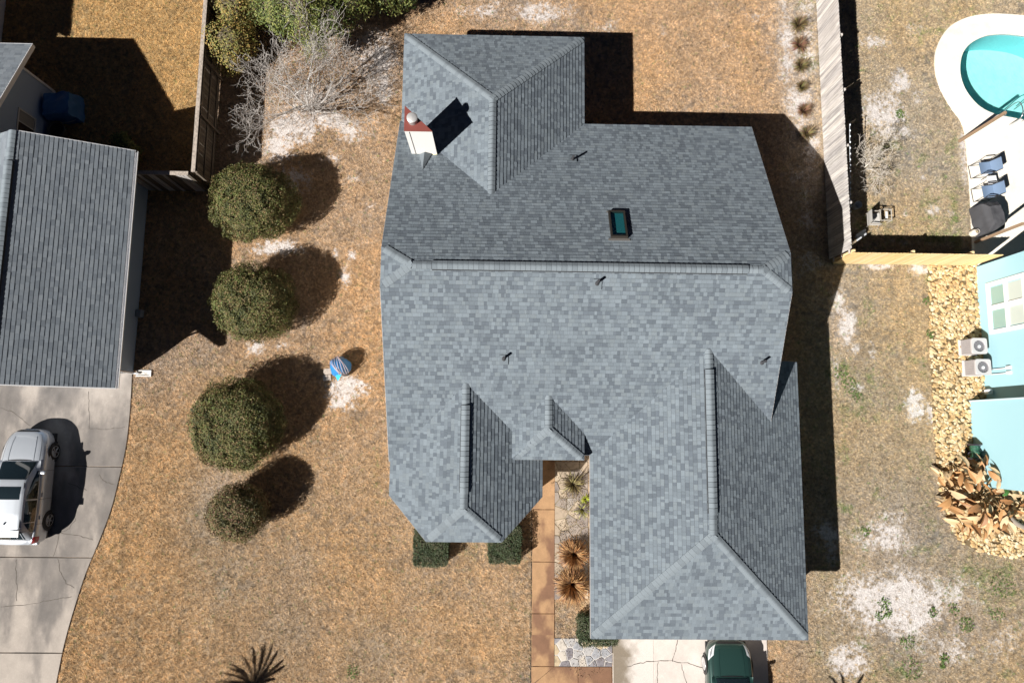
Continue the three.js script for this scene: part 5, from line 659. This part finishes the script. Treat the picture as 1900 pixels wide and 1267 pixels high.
function palm(label, shadowPx, h, R, seed, n) { // stands outside the picture, its shade falls on the lawn
  const s0 = at(...shadowPx), p = V3(s0.x - 0.9512 * h, 0, s0.z + 0.7095 * h), o = thing('palm_tree', label, 'palm', [p.x, 0, p.z], 0, 'palms below the bottom edge'), r = rng(seed), tr = [];
  const pts = []; for (let i = 0; i <= 12; i++) pts.push(new THREE.Vector2(0.13 + (i % 2) * 0.02 - i * 0.003, i / 12 * h)); part(o, 'trunk', new THREE.LatheGeometry(pts, 12), mat(0.2, 0.16, 0.11, 0.95));
  for (let k = 0; k < n; k++) { const a = k / n * 6.2832 + (r() - 0.5) * 0.25, s = new Soup(), hd = V3(Math.cos(a), 0, Math.sin(a)), sd = V3(-Math.sin(a), 0, Math.cos(a)), el = 0.1 + r() * 0.75; for (let i = 1; i <= 30; i++) { const t = i / 30, q = hd.clone().multiplyScalar(R * t); q.y = h + R * (el * t - 0.4 * t * t); const l = R * 0.075 * Math.pow(Math.sin(Math.PI * (0.15 + 0.8 * t)), 0.6); for (const w of [-1, 1]) s.tri(q.clone().addScaledVector(hd, 0.035), q.clone().addScaledVector(hd, -0.035), q.clone().addScaledVector(sd, w * l).addScaledVector(hd, l * 1.3).add(V3(0, -0.03, 0)), [0.07, 0.11, 0.03]); } part(o, 'frond', s.build(), leafMat); }
}
palm('palm whose frond shade falls at the bottom edge left of the walkway', [470, 1272], 3.0, 1.22, 51, 34); palm('palm whose frond shade falls at the bottom edge right of the green car', [1566, 1302], 3.0, 1.1, 52, 12);
// ------------------------------------------------------------------ cars (front towards -z)
function makeCar(label, pos, turn, K) {
  const o = thing(K.name, label, 'car', pos, turn), paint = new THREE.MeshPhysicalMaterial({ color: lin(...K.paint), roughness: K.rough ?? 0.38, metalness: K.metal ?? 0.3, clearcoat: 1, clearcoatRoughness: 0.06 });
  const black = mat(0.012, 0.012, 0.014, 0.5), glass = new THREE.MeshPhysicalMaterial({ color: lin(...(K.glass ?? [0.012, 0.02, 0.024])), roughness: 0.04, clearcoat: 1, clearcoatRoughness: 0.02 });
  const S = K.stations, spl = (i, z) => { let k = 0; while (k + 2 < S.length && z > S[k + 1][0]) k++; const a = S[Math.max(0, k - 1)], b = S[k], c = S[k + 1], d = S[Math.min(S.length - 1, k + 2)], t = clamp((z - b[0]) / (c[0] - b[0])), m0 = k === 0 ? c[i] - b[i] : (c[i] - a[i]) / (c[0] - a[0]) * (c[0] - b[0]), m1 = k + 2 >= S.length ? c[i] - b[i] : (d[i] - b[i]) / (d[0] - b[0]) * (c[0] - b[0]), t2 = t * t, t3 = t2 * t; return (2 * t3 - 3 * t2 + 1) * b[i] + (t3 - 2 * t2 + t) * m0 + (-2 * t3 + 3 * t2) * c[i] + (t3 - t2) * m1; };
  const sec = z => { const w = spl(1, z), t = spl(2, z), h = spl(3, z); return [[0, t], [0.3 * w, t - 0.004], [0.58 * w, t - 0.016], [0.76 * w, t - 0.045], [0.875 * w, h + 0.01], [0.945 * w, h - 0.05], [0.985 * w, h - 0.16], [1.0 * w, h - 0.3], [0.985 * w, 0.46], [0.99 * w, 0.36], [0.96 * w, 0.26], [0.9 * w, 0.2]]; };
  const surf = (z, s, sgn, off = 0) => { const q = sec(z), i = Math.min(q.length - 2, Math.floor(s)), f = s - i, x = lerp(q[i][0], q[i + 1][0], f), y = lerp(q[i][1], q[i + 1][1], f), dx = q[i + 1][0] - q[i][0], dy = q[i + 1][1] - q[i][1], l = Math.hypot(dx, dy) || 1; return V3(sgn * (x - dy / l * off), y + dx / l * off, z); };
  const z0 = S[0][0], z1 = S.at(-1)[0], NS = 56, NQ = 22;
  const grid = (fn, nu, nv) => { const p = [], ix = []; for (let i = 0; i <= nu; i++) for (let j = 0; j <= nv; j++) { const v = fn(i / nu, j / nv); p.push(v.x, v.y, v.z); } for (let i = 0; i < nu; i++) for (let j = 0; j < nv; j++) { const a = i * (nv + 1) + j, b = a + nv + 1; ix.push(a, b, a + 1, b, b + 1, a + 1); } const g = new THREE.BufferGeometry(); g.setAttribute('position', new THREE.Float32BufferAttribute(p, 3)); g.setIndex(ix); g.computeVertexNormals(); return g; };
  const full = grid((u, v) => { const z = lerp(z0, z1, u), k = v * 2 - 1, q = Math.abs(k) * 11; return surf(z, Math.min(q, 10.999), k < 0 ? -1 : 1); }, NS, NQ * 2);
  const cap = (z, s) => { const sh = []; for (let j = -11; j <= 11; j++) { const v = surf(z, Math.min(Math.abs(j), 10.999), j < 0 ? -1 : 1); sh.push(new THREE.Vector2(v.x, v.y)); } const g = new THREE.ShapeGeometry(new THREE.Shape(sh)); g.translate(0, 0, z); return g; };
  const strip = g => { g = g.toNonIndexed(); g.deleteAttribute('uv'); return g; };
  const body = part(o, 'body', mergeGeometries([strip(full), strip(cap(z0)), strip(cap(z1))]), paint);
  part(o, 'underbody', box(K.W - 0.2, 0.1, z1 - z0 - 0.3, 0, 0.2, (z0 + z1) / 2), black);
  const patch = (parent, name, za, zb, sa, sb, sgn, m, off = 0.006, nu = 8, nv = 6, sk = 0) => part(parent, name, grid((u, v) => surf(lerp(za, zb, u) + sk * v, lerp(sa, sb, v), sgn, off), nu, nv), m);
  // greenhouse
  const Q = K.cabin, cb = (i, z) => { let k = 0; while (k + 2 < Q.length && z > Q[k + 1][0]) k++; return lerp(Q[k][i], Q[k + 1][i], clamp((z - Q[k][0]) / (Q[k + 1][0] - Q[k][0]))); };
  const csec = z => { const t = cb(1, z), wt = cb(2, z), wb = cb(3, z), b = K.belt; return [[0, t + 0.022], [0.5 * wt, t + 0.014], [0.85 * wt, t - 0.008], [wt, t - 0.05], [lerp(wt, wb, 0.5) + 0.012, lerp(t - 0.05, b, 0.5)], [wb, b]]; };
  const cs = (z, s, sgn, off = 0) => { const q = csec(z), i = Math.min(q.length - 2, Math.floor(s)), f = s - i, dx = q[i + 1][0] - q[i][0], dy = q[i + 1][1] - q[i][1], l = Math.hypot(dx, dy) || 1; return V3(sgn * (lerp(q[i][0], q[i + 1][0], f) - dy / l * off), lerp(q[i][1], q[i + 1][1], f) + dx / l * off, z); };
  const c0 = Q[0][0], c1 = Q.at(-1)[0]; part(o, 'cabin', grid((u, v) => { const k = v * 2 - 1; return cs(lerp(c0, c1, u), Math.min(Math.abs(k) * 5, 4.999), k < 0 ? -1 : 1); }, 44, 30), paint);
  const screen = (name, za, zb, lim) => { const g = grid((u, v) => { const z = lerp(za, zb, u), k = (v * 2 - 1), s = Math.abs(k) * lim, p = cs(z, Math.min(s, 4.99), k < 0 ? -1 : 1, 0); p.y += 0.012; p.z += (zb > za ? -1 : 1) * 0.012; return p; }, 8, 14); return part(o, name, g, glass); };
  const ws = screen('windshield', K.ws[0], K.ws[1], 2.75);
  if (K.rw) screen('rear_window', K.rw[0], K.rw[1], 2.7);
  for (const s of [-1, 1]) {
    for (const [za, zb, ta, tb] of K.sideGlass) part(o, 'side_window', grid((u, v) => { const z = lerp(za, zb, u), hi = lerp(ta, tb, u), sA = lerp(4.85, hi, 1 - v); return cs(z, sA, s, 0.008); }, 8, 6), glass);
    for (const z of K.wheels) { const w = spl(1, z), wh = part(o, 'wheel', new THREE.LatheGeometry([[0.2, -0.1], [0.29, -0.105], [0.325, -0.08], [0.33, 0], [0.325, 0.08], [0.29, 0.105], [0.2, 0.1]].map(q => new THREE.Vector2(...q)), 30).rotateZ(Math.PI / 2), mat(0.014, 0.014, 0.015, 0.8)); wh.position.set(s * (w - 0.085), 0.33, z);
      const rim = []; rim.push(new THREE.TorusGeometry(0.215, K.spokes ? 0.008 : 0.02, 8, 30).rotateY(Math.PI / 2).translate(s * 0.1, 0, 0)); if (K.spokes) for (let k = 0; k < 5; k++) for (const d of [-0.13, 0.13]) { const a = k * 1.2566 + d; rim.push(bar(V3(s * 0.1, Math.sin(a) * 0.05, Math.cos(a) * 0.05), V3(s * 0.1, Math.sin(a) * 0.2, Math.cos(a) * 0.2), 0.008)); } else { rim.push(cyl(0.2, 0.16, 0.03, 0, 0, 0, 28).rotateZ(-s * Math.PI / 2).translate(s * 0.095, 0, 0)); }
      rim.push(cyl(K.spokes ? 0.03 : 0.05, 0.05, 0.03, 0, 0, 0, 14).rotateZ(Math.PI / 2).translate(s * 0.105, 0, 0)); part(wh, 'rim', merge(rim), mat(0.55, 0.55, 0.56, 0.3, { metalness: 0.5 })); part(wh, 'brake_disc', cyl(0.2, 0.2, 0.02, 0, 0, 0, 24).rotateZ(Math.PI / 2).translate(s * 0.06, 0, 0), black);
      part(o, 'wheel_arch', new THREE.RingGeometry(0.3, 0.395, 30, 1, -0.35, Math.PI + 0.7).rotateY(s * Math.PI / 2).translate(s * (w + 0.004), 0.34, z), black); }
    const mz = K.mirror, mi = part(o, 'mirror', rbox(0.2, 0.14, 0.13, 0.05, s * (K.W / 2 + 0.06), K.belt + 0.03, mz, 3), paint); part(mi, 'mirror_arm', box(0.14, 0.04, 0.06, s * (K.W / 2 - 0.05), K.belt - 0.01, mz + 0.01), black);
    const hl = patch(o, 'headlight', ...K.head, s, new THREE.MeshPhysicalMaterial({ color: lin(0.6, 0.62, 0.64), roughness: 0.12, clearcoat: 1 }), 0.008, 10, 6, K.headSkew ?? 0); patch(hl, 'lamp_bezel', K.head[0] + 0.08, K.head[1] - 0.06, K.head[2] + 0.7, K.head[3] - 0.7, s, mat(0.42, 0.44, 0.46, 0.2, { metalness: 0.5 }), 0.012, 8, 4, K.headSkew ?? 0);
    if (K.tail) patch(o, 'tail_light', ...K.tail, s, new THREE.MeshPhysicalMaterial({ color: lin(0.35, 0.02, 0.03), roughness: 0.15, clearcoat: 1 }), 0.01);
    for (const z of K.doors) patch(o, 'door_seam', z, z + 0.012, 4.6, 9.5, s, black, 0.004, 1, 10);
    patch(o, 'hood_seam', K.hood[0], K.hood[1], 3.15, 3.24, s, black, 0.003, 18, 1); patch(o, 'hood_crease', K.hood[0] + 0.1, K.hood[1], 1.75, 1.95, s, paint, 0.014, 14, 2);
    for (const z of K.handles) part(o, 'door_handle', rbox(0.025, 0.03, 0.16, 0.01, s * (spl(1, z) * 0.975 + 0.012), spl(3, z) - 0.1, z), K.chrome ? mat(0.5, 0.5, 0.5, 0.3, { metalness: 0.7 }) : paint);
    part(o, 'roof_rail', bar(V3(s * (cb(2, K.rail[0]) * 0.93), cb(1, K.rail[0]) + 0.0, K.rail[0]), V3(s * (cb(2, K.rail[1]) * 0.93), cb(1, K.rail[1]) + 0.0, K.rail[1]), 0.016), black);
  }
  part(o, 'grille', grid((u, v) => { const k = v * 2 - 1; return surf(z0 + 0.02 + u * 0.07, Math.abs(k) * 3.2, k < 0 ? -1 : 1, 0.012); }, 3, 14), black);
  part(o, 'cowl', grid((u, v) => { const k = v * 2 - 1, z = K.ws[0] - 0.1 + 0.13 * u + 0.1 * k * k; return surf(z, Math.abs(k) * 3.3, k < 0 ? -1 : 1, 0.01); }, 3, 14), black);
  part(o, 'wiper', merge([bar(V3(-0.55, K.belt + 0.05, K.ws[0] + 0.08), V3(0.02, K.belt + 0.045, K.ws[0] + 0.03), 0.009), bar(V3(0.05, K.belt + 0.05, K.ws[0] + 0.06), V3(0.58, K.belt + 0.05, K.ws[0] + 0.09), 0.009)]), black);
  if (K.sunroof) part(o, 'sunroof', grid((u, v) => { const k = v * 2 - 1; return cs(lerp(...K.sunroof, u), Math.abs(k) * 1.75, k < 0 ? -1 : 1, 0.008); }, 4, 12), glass);
  if (K.spoiler) { part(o, 'spoiler', rbox(1.12, 0.035, 0.26, 0.015, 0, cb(1, K.spoiler) + 0.03, K.spoiler + 0.12, 3), paint); part(o, 'antenna_fin', new THREE.ConeGeometry(0.05, 0.12, 8).scale(0.5, 1, 1.6).translate(0, cb(1, K.spoiler - 0.3) + 0.07, K.spoiler - 0.25), paint); }
  for (const s of [-1, 1]) part(o, 'seat', rbox(0.46, 0.6, 0.2, 0.08, s * 0.36, K.belt + 0.05, 0.25), mat(0.2, 0.2, 0.2, 0.8));
  part(o, 'bumper', rbox(K.W * 0.78, 0.14, 0.16, 0.05, 0, 0.5, z1 - 0.02, 3), paint);
  return o;
}
{ // silver hatchback on the left driveway
  const w0 = at(103, 835, 0.33), w1 = at(90, 962, 0.33), W = 1.8;
  makeCar('silver hatchback with a dark sunroof parked on the left driveway', [w0.x - W / 2 + 0.02, 0.05, (w0.z + w1.z) / 2 + 0.06], 0.0, { name: 'parked_car', W, paint: [0.50, 0.53, 0.57], metal: 0.35, rough: 0.34, belt: 1.0, spokes: true, chrome: false,
    stations: [[-2.19, 0.36, 0.64, 0.56], [-2.12, 0.56, 0.71, 0.6], [-1.95, 0.735, 0.79, 0.68], [-1.6, 0.85, 0.9, 0.79], [-1.0, 0.9, 1.0, 0.9], [-0.3, 0.905, 1.01, 0.96], [0.6, 0.91, 1.01, 0.98], [1.4, 0.9, 1.02, 1.0], [1.85, 0.86, 1.0, 0.98], [2.08, 0.78, 0.95, 0.9], [2.17, 0.62, 0.9, 0.84]],
    cabin: [[-1.0, 0.985, 0.70, 0.80], [-0.3, 1.4, 0.585, 0.83], [0.2, 1.5, 0.60, 0.84], [1.0, 1.5, 0.59, 0.83], [1.55, 1.45, 0.56, 0.79], [2.0, 1.06, 0.60, 0.70]], ws: [-0.94, -0.3], rw: [1.62, 1.95], sideGlass: [[-0.62, 0.42, 4.1, 3.25], [0.48, 1.28, 3.25, 3.25], [1.32, 1.66, 3.3, 4.3]], wheels: [-1.32, 1.32], mirror: -0.55, head: [-2.06, -1.55, 4.0, 5.6], headSkew: -0.03, tail: [1.86, 2.12, 4.0, 6.4], doors: [-0.62, 0.45, 1.38], hood: [-2.0, -1.0], handles: [0.3, 1.15], rail: [-0.2, 1.5], sunroof: [-0.05, 0.42], spoiler: 1.55 });
  const g0 = at(1357, 1190, 0.65), fx = at(1357, 1225, 0.9).x;
  makeCar('dark green sedan parked nose in under the garage eave', [fx, 0.05, g0.z + 2.3], 0.0, { name: 'parked_car', W: 1.76, paint: [0.022, 0.058, 0.05], metal: 0.3, rough: 0.35, belt: 0.96, spokes: false,
    stations: [[-2.33, 0.42, 0.6, 0.54], [-2.26, 0.62, 0.66, 0.58], [-2.1, 0.76, 0.74, 0.65], [-1.7, 0.86, 0.84, 0.76], [-1.0, 0.88, 0.94, 0.86], [0, 0.88, 0.97, 0.92], [1.0, 0.88, 0.97, 0.94], [1.8, 0.85, 0.97, 0.93], [2.15, 0.76, 0.92, 0.86], [2.3, 0.6, 0.84, 0.76]],
    cabin: [[-1.12, 0.93, 0.66, 0.78], [-0.35, 1.34, 0.56, 0.81], [0.1, 1.43, 0.575, 0.82], [0.7, 1.42, 0.56, 0.8], [1.15, 1.3, 0.54, 0.77], [1.75, 0.97, 0.55, 0.68]], ws: [-1.06, -0.35], rw: [1.1, 1.7], sideGlass: [[-0.7, 0.3, 4.1, 3.25], [0.36, 1.2, 3.25, 3.4]], wheels: [-1.4, 1.3], mirror: -0.62, head: [-2.22, -1.85, 3.0, 5.2], headSkew: 0.22, tail: [1.95, 2.2, 4, 6], doors: [-0.75, 0.33, 1.25], hood: [-2.15, -1.1], handles: [0.18, 1.05], rail: [-0.2, 1.0] });
}
scene.traverse(o => { if (o.isMesh) { o.castShadow = true; o.receiveShadow = true; } });
renderer.render(scene, camera);
